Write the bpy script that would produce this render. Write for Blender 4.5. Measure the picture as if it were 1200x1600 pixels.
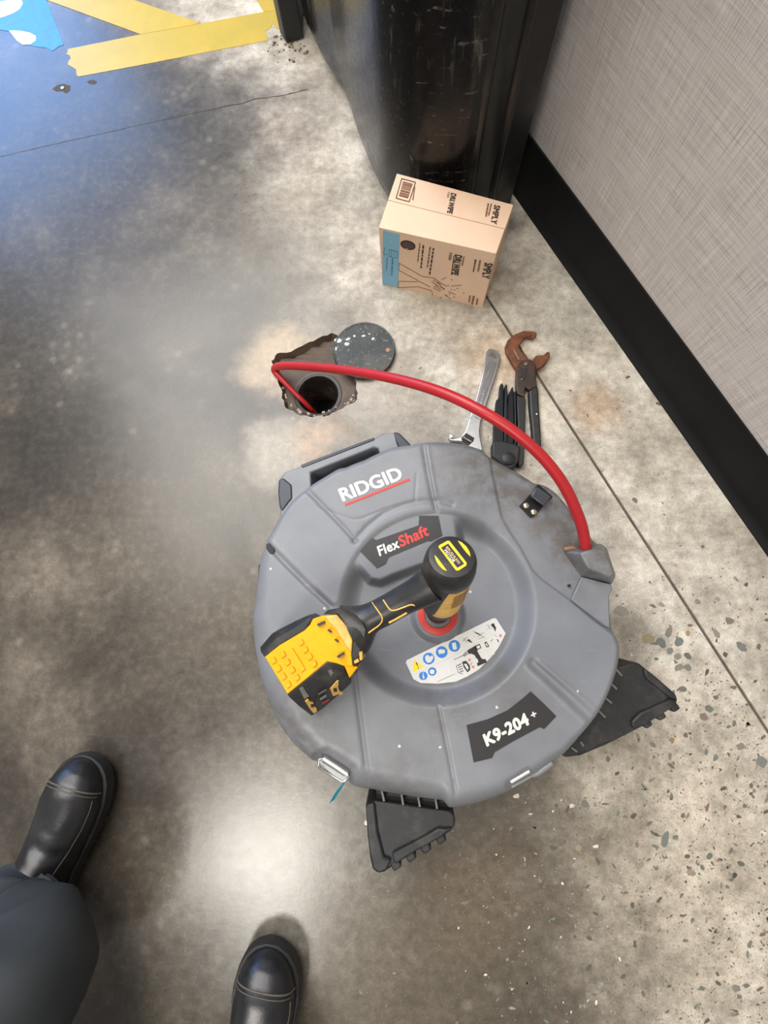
import bpy, bmesh, math, random
import numpy as np
from mathutils import Vector, Matrix
from mathutils.bvhtree import BVHTree
from mathutils.geometry import tessellate_polygon
random.seed(4)
for _o in list(bpy.data.objects): bpy.data.objects.remove(_o)
SC = bpy.context.scene
COL = SC.collection

# ------------------------------------------------------------------ camera
F = 710.0                      # focal length for a 1200 x 1600 frame
CH = 0.93                      # the phone is held this high above the floor
NAD = (632.0, 945.0)           # where the plumb line under the phone meets the frame
_D = np.array([NAD[0]-600, NAD[1]-800, F]); _D /= np.linalg.norm(_D)
_X = np.array([1.0, 0, 0]) - _D[0]*_D; _X /= np.linalg.norm(_X)
_Z = -_D; _Y = np.cross(_Z, _X)
W3 = np.array([_X, _Y, _Z])    # camera (right, down, forward) -> world
cam_data = bpy.data.cameras.new('camera')
cam_data.sensor_fit = 'HORIZONTAL'; cam_data.sensor_width = 36.0
cam_data.lens = F/1200*36; cam_data.clip_start = 0.02
cam = bpy.data.objects.new('camera', cam_data); COL.objects.link(cam)
_r, _u, _b = W3 @ np.array([1., 0, 0]), W3 @ np.array([0, -1., 0]), W3 @ np.array([0, 0, -1.])
cam.matrix_world = Matrix(((_r[0], _u[0], _b[0], 0), (_r[1], _u[1], _b[1], 0), (_r[2], _u[2], _b[2], CH), (0, 0, 0, 1)))
SC.camera = cam

# ------------------------------------------------------------------ light
SC.view_settings.view_transform = 'Standard'
SC.view_settings.look = 'None'
SC.view_settings.exposure = 0.55
SC.view_settings.gamma = 1.0
SC.view_settings.use_curve_mapping = False
world = bpy.data.worlds.new('room_ambient'); SC.world = world
world.use_nodes = True
world.node_tree.nodes['Background'].inputs['Color'].default_value = (1.0, 0.98, 0.955, 1)
world.node_tree.nodes['Background'].inputs['Strength'].default_value = 0.30

def area(name, loc, target, sx, sy, power, col):
    l = bpy.data.lights.new(name, 'AREA'); l.shape = 'RECTANGLE'; l.size = sx; l.size_y = sy
    l.energy = power; l.color = col
    o = bpy.data.objects.new(name, l); COL.objects.link(o)
    o.location = loc
    o.rotation_euler = (Vector(target)-Vector(loc)).to_track_quat('-Z', 'Y').to_euler()
    return o
area('ceiling_lamp_behind', (-1.17, -2.05, 3.2), (-1.17, -2.05, 0), 0.8, 0.8, 62, (1.0, 0.955, 0.89))
area('ceiling_lamp_above', (-0.8, 2.2, 3.3), (-0.6, 1.6, 0), 4.0, 3.0, 240, (1.0, 0.98, 0.95))
area('daylight_window', (-5.4, 6.6, 3.1), (-0.5, 0.7, 0.0), 3.6, 2.6, 185, (0.18, 0.44, 1.0))

# ------------------------------------------------------------------ helpers
def ray(px, py):
    w = W3 @ np.array([(px-600)/F, (py-800)/F, 1.0]); return Vector(w)
EYE = Vector((0, 0, CH))
def U(px, py, h=0.0):
    w = ray(px, py); return EYE + w*((h-CH)/w.z)
def UP(px, py, P, n):
    w = ray(px, py); return EYE + w*((P-EYE).dot(n)/w.dot(n))
def Uarr(px, py, h):
    v = np.stack([(px-600)/F, (py-800)/F, np.ones_like(px)], -1) @ W3.T
    t = (h-CH)/v[..., 2]
    return np.stack([v[..., 0]*t, v[..., 1]*t, h+0*t], -1)

WLOC = {}
def put(name, mesh, mat=None, parent=None, loc=None):
    o = bpy.data.objects.new(name, mesh); COL.objects.link(o)
    if mat: mesh.materials.append(mat)
    if parent is not None:
        o.parent = parent; WLOC[o] = WLOC[parent]
    else:
        WLOC[o] = Vector(loc) if loc is not None else Vector((0, 0, 0)); o.location = WLOC[o]
    return o
def obj(name, verts, faces, mat=None, parent=None, loc=None, smooth=35, bevel=0, seg=2, mat_idx=None):
    base = WLOC[parent] if parent is not None else (Vector(loc) if loc is not None else Vector((0, 0, 0)))
    me = bpy.data.meshes.new(name)
    me.from_pydata([tuple(Vector(v)-base) for v in verts], [], [tuple(f) for f in faces])
    bm = bmesh.new(); bm.from_mesh(me)
    bmesh.ops.recalc_face_normals(bm, faces=bm.faces[:])
    bm.to_mesh(me); bm.free()
    if smooth:
        me.polygons.foreach_set('use_smooth', [True]*len(me.polygons))
        me.set_sharp_from_angle(angle=math.radians(smooth))
    o = put(name, me, mat, parent, loc)
    if bevel:
        b = o.modifiers.new('bevel', 'BEVEL'); b.width = bevel; b.segments = seg; b.limit_method = 'ANGLE'
        b.angle_limit = math.radians(30); b.harden_normals = False
    return o
def empty(name, loc):
    o = bpy.data.objects.new(name, None); COL.objects.link(o); o.location = loc
    o.empty_display_size = 0.05; WLOC[o] = Vector(loc); return o
def tag(o, label=None, cat=None, group=None, kind=None):
    if label: o['label'] = label
    if cat: o['category'] = cat
    if group: o['group'] = group
    if kind: o['kind'] = kind
    return o
class MB:
    def __init__(s): s.v = []; s.f = []
    def add(s, v, f):
        n = len(s.v); s.v += [Vector(p) for p in v]; s.f += [tuple(i+n for i in q) for q in f]; return s
    def prism(s, top, h0):            # top: list of Vectors; vertical walls down to h0 (number) or by vector
        n = len(top)
        bot = [Vector((p.x, p.y, h0)) for p in top] if not isinstance(h0, Vector) else [p+h0 for p in top]
        tri = [tuple(t) for t in tessellate_polygon([top])]
        v = top+bot
        f = [t for t in tri]+[tuple(i+n for i in t[::-1]) for t in tri]
        f += [(i, (i+1) % n, n+(i+1) % n, n+i) for i in range(n)]
        return s.add(v, f)
    def ngon_prism(s, top, off):
        n = len(top); bot = [p+off for p in top]
        f = [tuple(range(n)), tuple(range(2*n-1, n-1, -1))]+[(i, (i+1) % n, n+(i+1) % n, n+i) for i in range(n)]
        return s.add(top+bot, f)
    def loft(s, rings, close=True, caps=(True, True)):
        m = len(rings[0]); v = [p for r in rings for p in r]; f = []
        for k in range(len(rings)-1):
            for i in range(m if close else m-1):
                j = (i+1) % m; f.append((k*m+i, k*m+j, (k+1)*m+j, (k+1)*m+i))
        if caps[0]: f.append(tuple(range(m))[::-1])
        if caps[1]: f.append(tuple((len(rings)-1)*m+i for i in range(m)))
        return s.add(v, f)
    def tube(s, pts, r, n=10, caps=(True, True)):
        pts = [Vector(p) for p in pts]; rr = r if isinstance(r, (list, tuple)) else [r]*len(pts)
        t0 = (pts[1]-pts[0]).normalized()
        nrm = t0.cross(Vector((0.3, 0.2, 1)) if abs(t0.z) < 0.9 else Vector((1, 0, 0))).normalized()
        rings = []
        for i, p in enumerate(pts):
            t = (pts[min(i+1, len(pts)-1)]-pts[max(i-1, 0)]).normalized()
            nrm = (nrm-t*nrm.dot(t)).normalized(); b = t.cross(nrm)
            rings.append([p+(nrm*math.cos(a)+b*math.sin(a))*rr[i] for a in [2*math.pi*k/n for k in range(n)]])
        return s.loft(rings, caps=caps)
    def lathe(s, c, ax, prof, n=32, e1=None):
        ax = ax.normalized()
        e1 = e1 or ax.cross(Vector((1, 0, 0.01))).normalized(); e2 = ax.cross(e1)
        rings = [[c+ax*z+(e1*math.cos(a)+e2*math.sin(a))*r for a in [2*math.pi*k/n for k in range(n)]] for r, z in prof]
        return s.loft(rings)
    def box(s, c, ex, ey, ez):
        c = Vector(c); v = [c+ex*a+ey*b+ez*d for d in (-1, 1) for a, b in ((-1, -1), (1, -1), (1, 1), (-1, 1))]
        return s.add(v, [(3, 2, 1, 0), (4, 5, 6, 7), (0, 1, 5, 4), (1, 2, 6, 5), (2, 3, 7, 6), (3, 0, 4, 7)])
    def build(s, name, mat, parent=None, loc=None, **k): return obj(name, s.v, s.f, mat, parent, loc, **k)
def spline(pts, n=8):
    P = [Vector(p) for p in pts]; P = [P[0]*2-P[1]]+P+[P[-1]*2-P[-2]]; out = []
    for i in range(1, len(P)-2):
        a, b, c, d = P[i-1:i+3]
        for k in range(n):
            t = k/n
            out.append(0.5*((2*b)+(c-a)*t+(2*a-5*b+4*c-d)*t*t+(3*b-a-3*c+d)*t**3))
    out.append(P[-2]); return out
def ell(cx, cy, rx, ry=None, rot=0, n=24):
    ry = ry or rx; c, s = math.cos(rot), math.sin(rot)
    return [(cx+rx*math.cos(a)*c-ry*math.sin(a)*s, cy+rx*math.cos(a)*s+ry*math.sin(a)*c) for a in [2*math.pi*k/n for k in range(n)]]
def decal(name, px, plane, mat, parent, off=0.0006):   # a thin printed or stuck-on piece, drawn in the frame, lying on its surface
    P, n = plane
    pts = [UP(x, y, P, n)+n*off for x, y in px]
    m = MB(); m.prism(pts, -n*off*1.0)
    return m.build(name, mat, parent, smooth=0)
def decal_mb(m, px, plane, off=0.0006):
    P, n = plane
    return m.prism([UP(x, y, P, n)+n*off for x, y in px], -n*off)
def bar(x0, y0, x1, y1, w):
    d = Vector((x1-x0, y1-y0)); d.normalize(); q = Vector((-d.y, d.x))*w/2
    return [(x0+q.x, y0+q.y), (x1+q.x, y1+q.y), (x1-q.x, y1-q.y), (x0-q.x, y0-q.y)]
def text(name, s, p0, p1, p2, mat, parent, plane, off=0.0009, bold=0.0, shear=0.0, space=1.0):
    """p0 baseline start, p1 baseline end, p2 top of the first capital, all in the frame, on the plane"""
    P, n = plane
    A, B, C = [UP(*q, P, n)+n*off for q in (p0, p1, p2)]
    if s[0] == '~':                    # print too small to read in the photograph: a row of word-long dashes
        rr = random.Random(len(s)*7+int(p0[0])); m = MB(); u = 0.0
        while u < 1.0:
            e = min(1.0, u+rr.uniform(.06, .20)); q = [A+(B-A)*u+(C-A)*.12, A+(B-A)*e+(C-A)*.12, A+(B-A)*e+(C-A)*.72, A+(B-A)*u+(C-A)*.72]
            m.add(q, [(0, 1, 2, 3)]); u = e+.035
        return m.build('fine_print', mat, parent, smooth=0)
    cu = bpy.data.curves.new(name, 'FONT'); cu.body = s; cu.shear = shear; cu.space_character = space+bold*1.2
    cu.resolution_u = 3
    t = bpy.data.objects.new(name, cu); COL.objects.link(t)
    dg = bpy.context.evaluated_depsgraph_get(); dg.update()
    src = bpy.data.meshes.new_from_object(t.evaluated_get(dg))
    bpy.data.objects.remove(t); bpy.data.curves.remove(cu)
    co = np.array([v.co[:] for v in src.vertices]); fc = [tuple(p.vertices) for p in src.polygons]; bpy.data.meshes.remove(src)
    x0, x1 = co[:, 0].min()-bold, co[:, 0].max()+bold
    shifts = [(0, 0)] if not bold else [(bold*math.cos(q*math.pi/4), bold*math.sin(q*math.pi/4)) for q in range(8)]   # heavier strokes
    base = WLOC[parent]; vs = []; fs = []
    for k, (dx, dy) in enumerate(shifts):
        n0 = len(vs)
        for v in co: vs.append(A+(B-A)*((v[0]+dx-x0)/(x1-x0))+(C-A)*((v[1]+dy)/0.70)+n*(k*2e-6)-base)
        fs += [tuple(a+n0 for a in f) for f in fc]
    me = bpy.data.meshes.new(name); me.from_pydata([tuple(v) for v in vs], [], fs)
    return put(name, me, mat, parent)

def lin(c):
    return tuple(((x/255)/12.92 if x/255 <= 0.04045 else ((x/255+0.055)/1.055)**2.4) for x in c)+(1.0,)
MATS = {}
class NT:
    """small node builder"""
    def __init__(s, name):
        s.m = bpy.data.materials.new(name); s.m.use_nodes = True; s.t = s.m.node_tree
        s.b = s.t.nodes['Principled BSDF']; s.tc = s.t.nodes.new('ShaderNodeTexCoord')
    def n(s, typ, **k):
        nd = s.t.nodes.new(typ)
        for a, v in k.items():
            if a in nd.inputs: s.set(nd.inputs[a], v)
            else: setattr(nd, a, v)
        return nd
    def set(s, inp, v):
        if hasattr(v, 'is_linked') or hasattr(v, 'links'): s.t.links.new(v, inp)
        else: inp.default_value = v
    def co(s, scale=(1, 1, 1), loc=(0, 0, 0), rot=(0, 0, 0)):
        mp = s.n('ShaderNodeMapping'); s.t.links.new(s.tc.outputs['Object'], mp.inputs['Vector'])
        mp.inputs['Scale'].default_value = scale; mp.inputs['Location'].default_value = loc; mp.inputs['Rotation'].default_value = rot
        return mp.outputs['Vector']
    def noise(s, scale, detail=4, rough=0.55, vec=None, dist=0.0):
        nd = s.n('ShaderNodeTexNoise', Scale=scale, Detail=detail, Roughness=rough, Distortion=dist)
        s.t.links.new(vec or s.tc.outputs['Object'], nd.inputs['Vector']); return nd.outputs['Fac']
    def ramp(s, fac, stops, interp='LINEAR'):
        r = s.n('ShaderNodeValToRGB'); s.t.links.new(fac, r.inputs['Fac']); cr = r.color_ramp; cr.interpolation = interp
        while len(cr.elements) < len(stops): cr.elements.new(0.5)
        for e, (p, c) in zip(cr.elements, stops):
            e.position = p; e.color = c if len(c) == 4 else lin(c)
        return r.outputs['Color']
    def step(s, fac, a, b):
        nd = s.n('ShaderNodeMapRange'); nd.interpolation_type = 'SMOOTHSTEP'
        s.set(nd.inputs['Value'], fac); nd.inputs['From Min'].default_value = a; nd.inputs['From Max'].default_value = b
        return nd.outputs['Result']
    def math(s, op, a, b=None, c=None):
        nd = s.n('ShaderNodeMath', operation=op); s.set(nd.inputs[0], a)
        if b is not None: s.set(nd.inputs[1], b)
        if c is not None: s.set(nd.inputs[2], c)
        return nd.outputs[0]
    def mix(s, fac, a, b, blend='MIX'):
        nd = s.n('ShaderNodeMix', data_type='RGBA', blend_type=blend)
        s.set(nd.inputs[0], fac); s.set(nd.inputs[6], a if not isinstance(a, tuple) or len(a) == 4 else lin(a)); s.set(nd.inputs[7], b if not isinstance(b, tuple) or len(b) == 4 else lin(b))
        return nd.outputs[2]
    def blob(s, x, y, r0, r1, wob=None, amt=0.05):
        """1 inside a ragged round patch of floor at world x, y"""
        sep = s.n('ShaderNodeVectorMath', operation='DISTANCE'); s.t.links.new(s.flat, sep.inputs[0]); sep.inputs[1].default_value = (x, y, 0)
        d = sep.outputs['Value']
        if wob is not None: d = s.math('ADD', d, s.math('MULTIPLY', s.math('SUBTRACT', wob, 0.5), amt))
        return s.step(d, r1, r0)
    def bump(s, h, strength=0.3, dist=0.002):
        nd = s.n('ShaderNodeBump'); nd.inputs['Strength'].default_value = strength; nd.inputs['Distance'].default_value = dist
        s.t.links.new(h, nd.inputs['Height']); s.t.links.new(nd.outputs['Normal'], s.b.inputs['Normal'])
def mat(name, col, rough=0.5, metal=0.0, var=0.12, scale=30, dirt=None, dirt_amt=0.0, bump=0.0, bscale=200, spec=None, wear=None, wear_t=0.68):
    if name in MATS: return MATS[name]
    k = NT(name); c = lin(col)
    f = k.noise(scale, 5, 0.6)
    dark = tuple(x*(1-var) for x in c[:3])+(1,); lite = tuple(min(1, x*(1+var)) for x in c[:3])+(1,)
    colr = k.ramp(f, [(0.3, dark), (0.7, lite)])
    if dirt: colr = k.mix(k.math('MULTIPLY', k.step(k.noise(scale*0.35, 6, 0.7), 0.48, 0.7), dirt_amt), colr, dirt)
    if wear: colr = k.mix(k.step(k.noise(scale*4, 5, 0.65), wear_t, wear_t+0.06), colr, wear)
    k.t.links.new(colr, k.b.inputs['Base Color'])
    k.b.inputs['Roughness'].default_value = rough; k.b.inputs['Metallic'].default_value = metal
    if spec is not None: k.b.inputs['Specular IOR Level'].default_value = spec
    if bump: k.bump(k.noise(bscale, 3), bump, 0.001)
    MATS[name] = k.m; return k.m

BLACK_RUBBER = mat('black_rubber', (30, 30, 31), 0.55, var=0.3, scale=60, dirt=(70, 66, 60), dirt_amt=0.5, bump=0.15)
GREY_PLASTIC_DARK = mat('dark_slate_plastic', (66, 69, 76), 0.5, var=0.1, scale=25, bump=0.1)
BLACK_PLASTIC = mat('black_plastic', (34, 33, 33), 0.42, var=0.2, scale=80, dirt=(78, 72, 64), dirt_amt=0.45, bump=0.15)
WHITE_INK = mat('white_ink', (204, 202, 196), 0.5, var=0.04, scale=200)
RED_INK = mat('red_ink', (206, 50, 42), 0.5, var=0.1, scale=200)
BLACK_INK = mat('black_ink', (38, 36, 37), 0.5, var=0.08, scale=200)
BLUE_INK = mat('blue_ink', (44, 118, 190), 0.5, var=0.03, scale=200)
YELLOW_INK = mat('yellow_ink', (240, 205, 40), 0.5, var=0.03, scale=200)
GREEN_INK = mat('green_ink', (90, 160, 80), 0.5, var=0.03, scale=200)
BROWN_INK = mat('brown_ink', (112, 74, 50), 0.7, var=0.05, scale=200)
DARK_INK = mat('carton_ink', (52, 40, 34), 0.7, var=0.05, scale=200)
DRILL_YELLOW = mat('drill_yellow', (226, 160, 6), 0.55, var=0.06, scale=60, dirt=(200, 146, 40), dirt_amt=0.3, spec=.25)
WORN_YELLOW = mat('worn_yellow', (222, 176, 84), 0.5, var=0.1, scale=90, dirt=(130, 96, 50), dirt_amt=0.5)
CHROME = mat('chrome', (190, 190, 192), 0.28, 1.0, var=0.1, scale=60)
STEEL = mat('worn_steel', (175, 172, 165), 0.35, 1.0, var=0.2, scale=90, dirt=(120, 100, 80), dirt_amt=0.3)
RUST = mat('rusty_steel', (118, 72, 46), 0.6, 0.35, var=0.35, scale=70, dirt=(58, 44, 40), dirt_amt=0.7, bump=0.3)
DARK_STEEL = mat('dark_steel', (74, 64, 58), 0.45, 0.6, var=0.25, scale=80, dirt=(110, 70, 48), dirt_amt=0.4, bump=0.2)

# ------------------------------------------------------------------ the room: floor
WA, WB = U(797, 280, 0), U(1200, 850, 0)                 # foot of the wall
WD = (WB-WA).normalized(); WN = Vector((WD.y, -WD.x, 0))  # along the wall (towards the camera side) and into the room
if WN.dot(-WA) < 0: WN = -WN
JA, JB = U(762, 470, 0), U(1200, 1150, 0)
JA = JA-WD*0; JN = WN
jdist = (JA-WA).dot(WN)
P0 = U(497, 617, -0.02)
def concrete(name):
    k = NT(name)
    sep = k.n('ShaderNodeSeparateXYZ'); k.t.links.new(k.tc.outputs['Object'], sep.inputs[0])
    comb = k.n('ShaderNodeCombineXYZ'); k.t.links.new(sep.outputs['X'], comb.inputs['X']); k.t.links.new(sep.outputs['Y'], comb.inputs['Y'])
    k.flat = comb.outputs[0]
    n1 = k.noise(3.2, 6, 0.6, dist=0.4); n2 = k.noise(11, 6, 0.62); n3 = k.noise(55, 5, 0.6); n4 = k.noise(260, 3, 0.6)
    col = k.ramp(n1, [(0.28, (44, 40, 35)), (0.45, (66, 60, 53)), (0.58, (88, 81, 71)), (0.74, (114, 106, 94))])
    # paler, more worn slab towards the wall
    wd = k.n('ShaderNodeVectorMath', operation='DOT_PRODUCT'); k.t.links.new(k.flat, wd.inputs[0]); wd.inputs[1].default_value = tuple(WN)
    dist = k.math('SUBTRACT', wd.outputs['Value'], WA.dot(WN))       # distance from the wall
    dn = k.math('ADD', dist, k.math('MULTIPLY', k.math('SUBTRACT', n1, 0.5), 0.55))
    pale = k.step(dn, 0.72, 0.28)
    pc = k.ramp(n2, [(0.3, (158, 149, 134)), (0.52, (184, 175, 160)), (0.72, (204, 196, 182))])
    col = k.mix(pale, col, pc)
    lo = k.blob(0.62, -0.62, 0.18, 0.62, n1, 0.5); col = k.mix(k.math('MULTIPLY', lo, 0.9), col, k.ramp(n2, [(0.3, (156, 146, 130)), (0.7, (188, 179, 163))]))
    glow_patch = k.blob(-0.10, -0.42, 0.10, 0.45, n2, 0.3); col = k.mix(k.math('MULTIPLY', glow_patch, 0.35), col, (170, 163, 148))  # lamp glow on the floor, put into the colour as a pale patch
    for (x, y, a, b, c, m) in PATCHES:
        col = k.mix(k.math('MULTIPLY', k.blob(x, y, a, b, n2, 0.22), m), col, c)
    # pale round efflorescence spots of the old slab
    vo = k.n('ShaderNodeTexVoronoi', Scale=24.0); k.t.links.new(k.flat, vo.inputs['Vector'])
    sp = k.math('MULTIPLY', k.step(k.math('ADD', vo.outputs['Distance'], k.math('MULTIPLY', n3, 0.3)), 0.48, 0.22), k.step(n1, 0.42, 0.58))
    col = k.mix(k.math('MULTIPLY', k.math('MULTIPLY', sp, k.step(n2, 0.42, 0.62)), 0.20), col, (168, 160, 148))
    G = lambda a: (a, a, a, 1.0)
    col = k.mix(0.42, col, k.ramp(n2, [(0.25, G(.30)), (0.75, G(.72))]), 'OVERLAY')
    col = k.mix(0.55, col, k.ramp(n3, [(0.25, G(.22)), (0.75, G(.78))]), 'OVERLAY')
    col = k.mix(0.38, col, k.ramp(n4, [(0.25, G(.22)), (0.75, G(.78))]), 'OVERLAY')
    # dark pin holes
    v = k.n('ShaderNodeTexVoronoi', Scale=38.0); k.t.links.new(k.co((1, 1, 0), (5, 9, 0)), v.inputs['Vector'])
    cs = k.n('ShaderNodeSeparateColor'); k.t.links.new(v.outputs['Color'], cs.inputs[0])
    pin = k.math('MULTIPLY', k.step(v.outputs['Distance'], 0.075, 0.045), k.step(cs.outputs[0], 0.82, 0.84))
    col = k.mix(k.math('MULTIPLY', pin, 0.8), col, (58, 52, 46))
    k.t.links.new(col, k.b.inputs['Base Color'])
    rg = k.math('ADD', k.math('MULTIPLY', n3, 0.14), k.math('MULTIPLY_ADD', pale, 0.12, 0.195))
    k.t.links.new(rg, k.b.inputs['Roughness'])
    k.b.inputs['Specular IOR Level'].default_value = 0.42
    k.bump(k.math('ADD', n3, k.math('MULTIPLY', n4, 0.4)), 0.10, 0.0015)
    return k.m
def xy(px, py): p = U(px, py, 0); return p.x, p.y
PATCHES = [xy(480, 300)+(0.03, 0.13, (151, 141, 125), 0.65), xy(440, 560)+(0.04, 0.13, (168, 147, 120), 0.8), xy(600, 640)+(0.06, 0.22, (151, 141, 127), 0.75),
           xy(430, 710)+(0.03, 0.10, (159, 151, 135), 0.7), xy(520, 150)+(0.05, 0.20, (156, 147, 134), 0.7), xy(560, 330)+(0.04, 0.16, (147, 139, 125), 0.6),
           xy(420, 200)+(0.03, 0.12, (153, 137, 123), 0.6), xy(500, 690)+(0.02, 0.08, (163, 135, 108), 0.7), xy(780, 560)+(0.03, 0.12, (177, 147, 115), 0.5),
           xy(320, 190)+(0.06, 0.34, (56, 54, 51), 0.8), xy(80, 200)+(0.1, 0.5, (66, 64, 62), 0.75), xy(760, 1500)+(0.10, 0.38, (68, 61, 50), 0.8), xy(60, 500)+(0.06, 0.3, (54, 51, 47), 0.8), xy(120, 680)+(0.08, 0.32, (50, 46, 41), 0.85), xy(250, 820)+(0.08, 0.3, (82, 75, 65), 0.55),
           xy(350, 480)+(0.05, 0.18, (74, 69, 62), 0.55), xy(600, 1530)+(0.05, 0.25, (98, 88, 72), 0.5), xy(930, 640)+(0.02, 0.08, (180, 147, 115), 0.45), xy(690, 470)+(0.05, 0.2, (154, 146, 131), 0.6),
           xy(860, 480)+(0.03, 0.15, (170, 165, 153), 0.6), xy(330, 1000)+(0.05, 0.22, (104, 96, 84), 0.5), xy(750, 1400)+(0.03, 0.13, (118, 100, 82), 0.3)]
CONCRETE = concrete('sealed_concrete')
Y0, Y1, X0 = -3.4, 5.2, -4.2
def on_wall_line(d, t): p = WA+WN*d+WD*t; return Vector((p.x, p.y, 0))
pit_px = [(424, 564), (430, 556), (438, 551), (454, 550), (466, 543), (478, 537), (490, 533), (504, 525), (518, 520), (529, 525), (536, 545), (543, 568), (552, 586),
          (557, 597), (556, 606), (559, 614), (558, 624), (549, 631), (540, 634), (528, 641), (518, 645), (511, 650), (500, 649), (488, 652), (478, 649), (470, 649), (458, 642), (446, 637), (444, 628), (440, 622), (441, 612), (436, 602), (434, 592), (428, 580)]
rnd = random.Random(2)
pit = []
for i, (a, b) in enumerate(pit_px):
    c, d = pit_px[(i+1) % len(pit_px)]
    pit.append(U(a, b, 0))
    pit.append(U((a+c)/2+rnd.uniform(-1.5, 1.5), (b+d)/2+rnd.uniform(-1.5, 1.5), 0))
outer = [Vector((X0, Y0, 0)), on_wall_line(jdist, 5.2), on_wall_line(jdist, -5.0), Vector((X0, on_wall_line(jdist, -5.0).y, 0))]
outer[0] = Vector((X0, outer[1].y, 0))
def ring_mesh(name, outer, holes, mat_, parent=None, drop=0.006):
    polys = [outer]+holes; tri = tessellate_polygon(polys); v = [p for q in polys for p in q]; f = [tuple(t) for t in tri]
    n = len(outer); b = [p-Vector((0, 0, drop)) for p in outer]; m = len(v); v = v+b
    f += [(i, (i+1) % n, m+(i+1) % n, m+i) for i in range(n)]
    return obj(name, v, f, mat_, parent, smooth=0)
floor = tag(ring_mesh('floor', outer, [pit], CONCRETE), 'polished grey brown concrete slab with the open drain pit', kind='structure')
ring_mesh('slab', [on_wall_line(jdist-0.0062, 5.2), on_wall_line(-0.05, 5.2), on_wall_line(-0.05, -5), on_wall_line(jdist-0.0062, -5)], [], CONCRETE, floor)
JOINT = mat('joint_filler', (86, 78, 64), 0.8, var=0.35, scale=40, dirt=(52, 48, 40), dirt_amt=0.7)
MB().prism([p+Vector((0, 0, -0.0035)) for p in (on_wall_line(jdist+0.001, 5.2), on_wall_line(jdist-0.0072, 5.2), on_wall_line(jdist-0.0072, -5), on_wall_line(jdist+0.001, -5))], -0.012).build('joint_filler', JOINT, floor, smooth=0)

# pit, pipe
PITM = mat('wet_dirty_mortar', (84, 68, 54), 0.65, var=0.35, scale=30, dirt=(44, 36, 30), dirt_amt=0.6, bump=0.6, bscale=90)
PIPEM = mat('black_pipe', (34, 27, 23), 0.5, var=0.5, scale=40, dirt=(92, 70, 54), dirt_amt=0.5, bump=0.5, bscale=80)
PR = 0.043
pitroot = empty('floor_drain', P0); tag(pitroot, 'open round floor drain in a rough broken pit', 'drain')
cen = sum(pit, Vector())/len(pit)
low = []
for i, p in enumerate(pit):
    q = p+(P0-p)*(0.06+rnd.uniform(-0.02, 0.02)); low.append(Vector((q.x, q.y, -0.016+rnd.uniform(-0.002, 0.002))))
NC = 40
circ = lambda r, z: [Vector((P0.x+r*math.cos(2*math.pi*k/NC), P0.y+r*math.sin(2*math.pi*k/NC), z)) for k in range(NC)]
m = MB(); m.loft([pit, low], caps=(False, False))
c1 = circ(PR*1.28, -0.019)
polys = [low, c1]; tri = tessellate_polygon([[Vector((p.x, p.y, 0)) for p in q] for q in polys]); m.add([p for q in polys for p in q], [tuple(t) for t in tri])
m.build('pit_bed', PITM, pitroot, smooth=50)
m = MB(); m.loft([circ(PR*1.30, -0.022), circ(PR*1.24, -0.0185), circ(PR*1.08, -0.0195), circ(PR, -0.026), circ(PR*0.98, -0.07), circ(PR*0.90, -0.075), circ(PR*0.90, -0.24)], caps=(False, False))
m.build('drain_pipe', PIPEM, pitroot, smooth=50)
WATER = mat('drain_water', (20, 18, 15), 0.08, var=0.2, scale=30)
m = MB(); wv = []
m.add([Vector((P0.x, P0.y, -0.13))]+circ(PR*0.93, -0.13), [(0, 1+k, 1+(k+1) % NC) for k in range(NC)]); m.build('drain_water', WATER, pitroot)
# crumbling white edge of the pit, small broken lumps
LUMP = mat('broken_concrete', (176, 164, 146), 0.85, var=0.2, scale=80, bump=0.5)
m = MB()
for i in range(64):
    a, b = pit_px[i*7 % len(pit_px)]
    if b < 600 or rnd.random() < .3: continue
    p = U(a+rnd.uniform(-5, 5), b+rnd.uniform(-3, 3), 0); q = p+(P0-p)*rnd.uniform(0.02, 0.16); s = rnd.uniform(0.0015, 0.004)
    e = [Vector((rnd.uniform(-1, 1), rnd.uniform(-1, 1), rnd.uniform(-1, 1))).normalized() for _ in range(3)]
    m.box(Vector((q.x, q.y, -0.008+rnd.uniform(-0.006, 0.004))), e[0]*s, e[0].cross(e[1]).normalized()*s*0.8, e[0].cross(e[0].cross(e[1])).normalized()*s*0.6)
tag(m.build('rubble', LUMP, pitroot, smooth=0), kind='stuff')

# hairline cracks, bolt holes and the big exposed stones of the slab
CRACK = mat('crack_dirt', (66, 58, 50), 0.9, var=0.3, scale=60)
def crack(pts, w0, w1, seed):
    r = random.Random(seed); P = []
    for (a, b), (c, d) in zip(pts, pts[1:]):
        n = max(2, int(math.hypot(c-a, d-b)/9))
        P += [(a+(c-a)*k/n+r.uniform(-.6, .6), b+(d-b)*k/n+r.uniform(-.6, .6)) for k in range(n)]
    P.append(pts[-1]); m = MB(); L = []; R_ = []
    for i, (a, b) in enumerate(P):
        w = r.uniform(w0, w1)/2; L.append(U(a, b-w, 0)+Vector((0, 0, .0003))); R_.append(U(a, b+w, 0)+Vector((0, 0, .0003)))
    n = len(P); m.add(L+R_, [(i, i+1, n+i+1, n+i) for i in range(n-1)])
    m.build('crack', CRACK, floor, smooth=0)
crack([(-60, 259), (0, 245), (140, 213), (260, 186)], 0.25, 0.7, 1)
crack([(260, 186), (330, 171), (376, 162), (400, 155), (436, 150), (480, 140)], 0.6, 1.8, 2)
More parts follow.
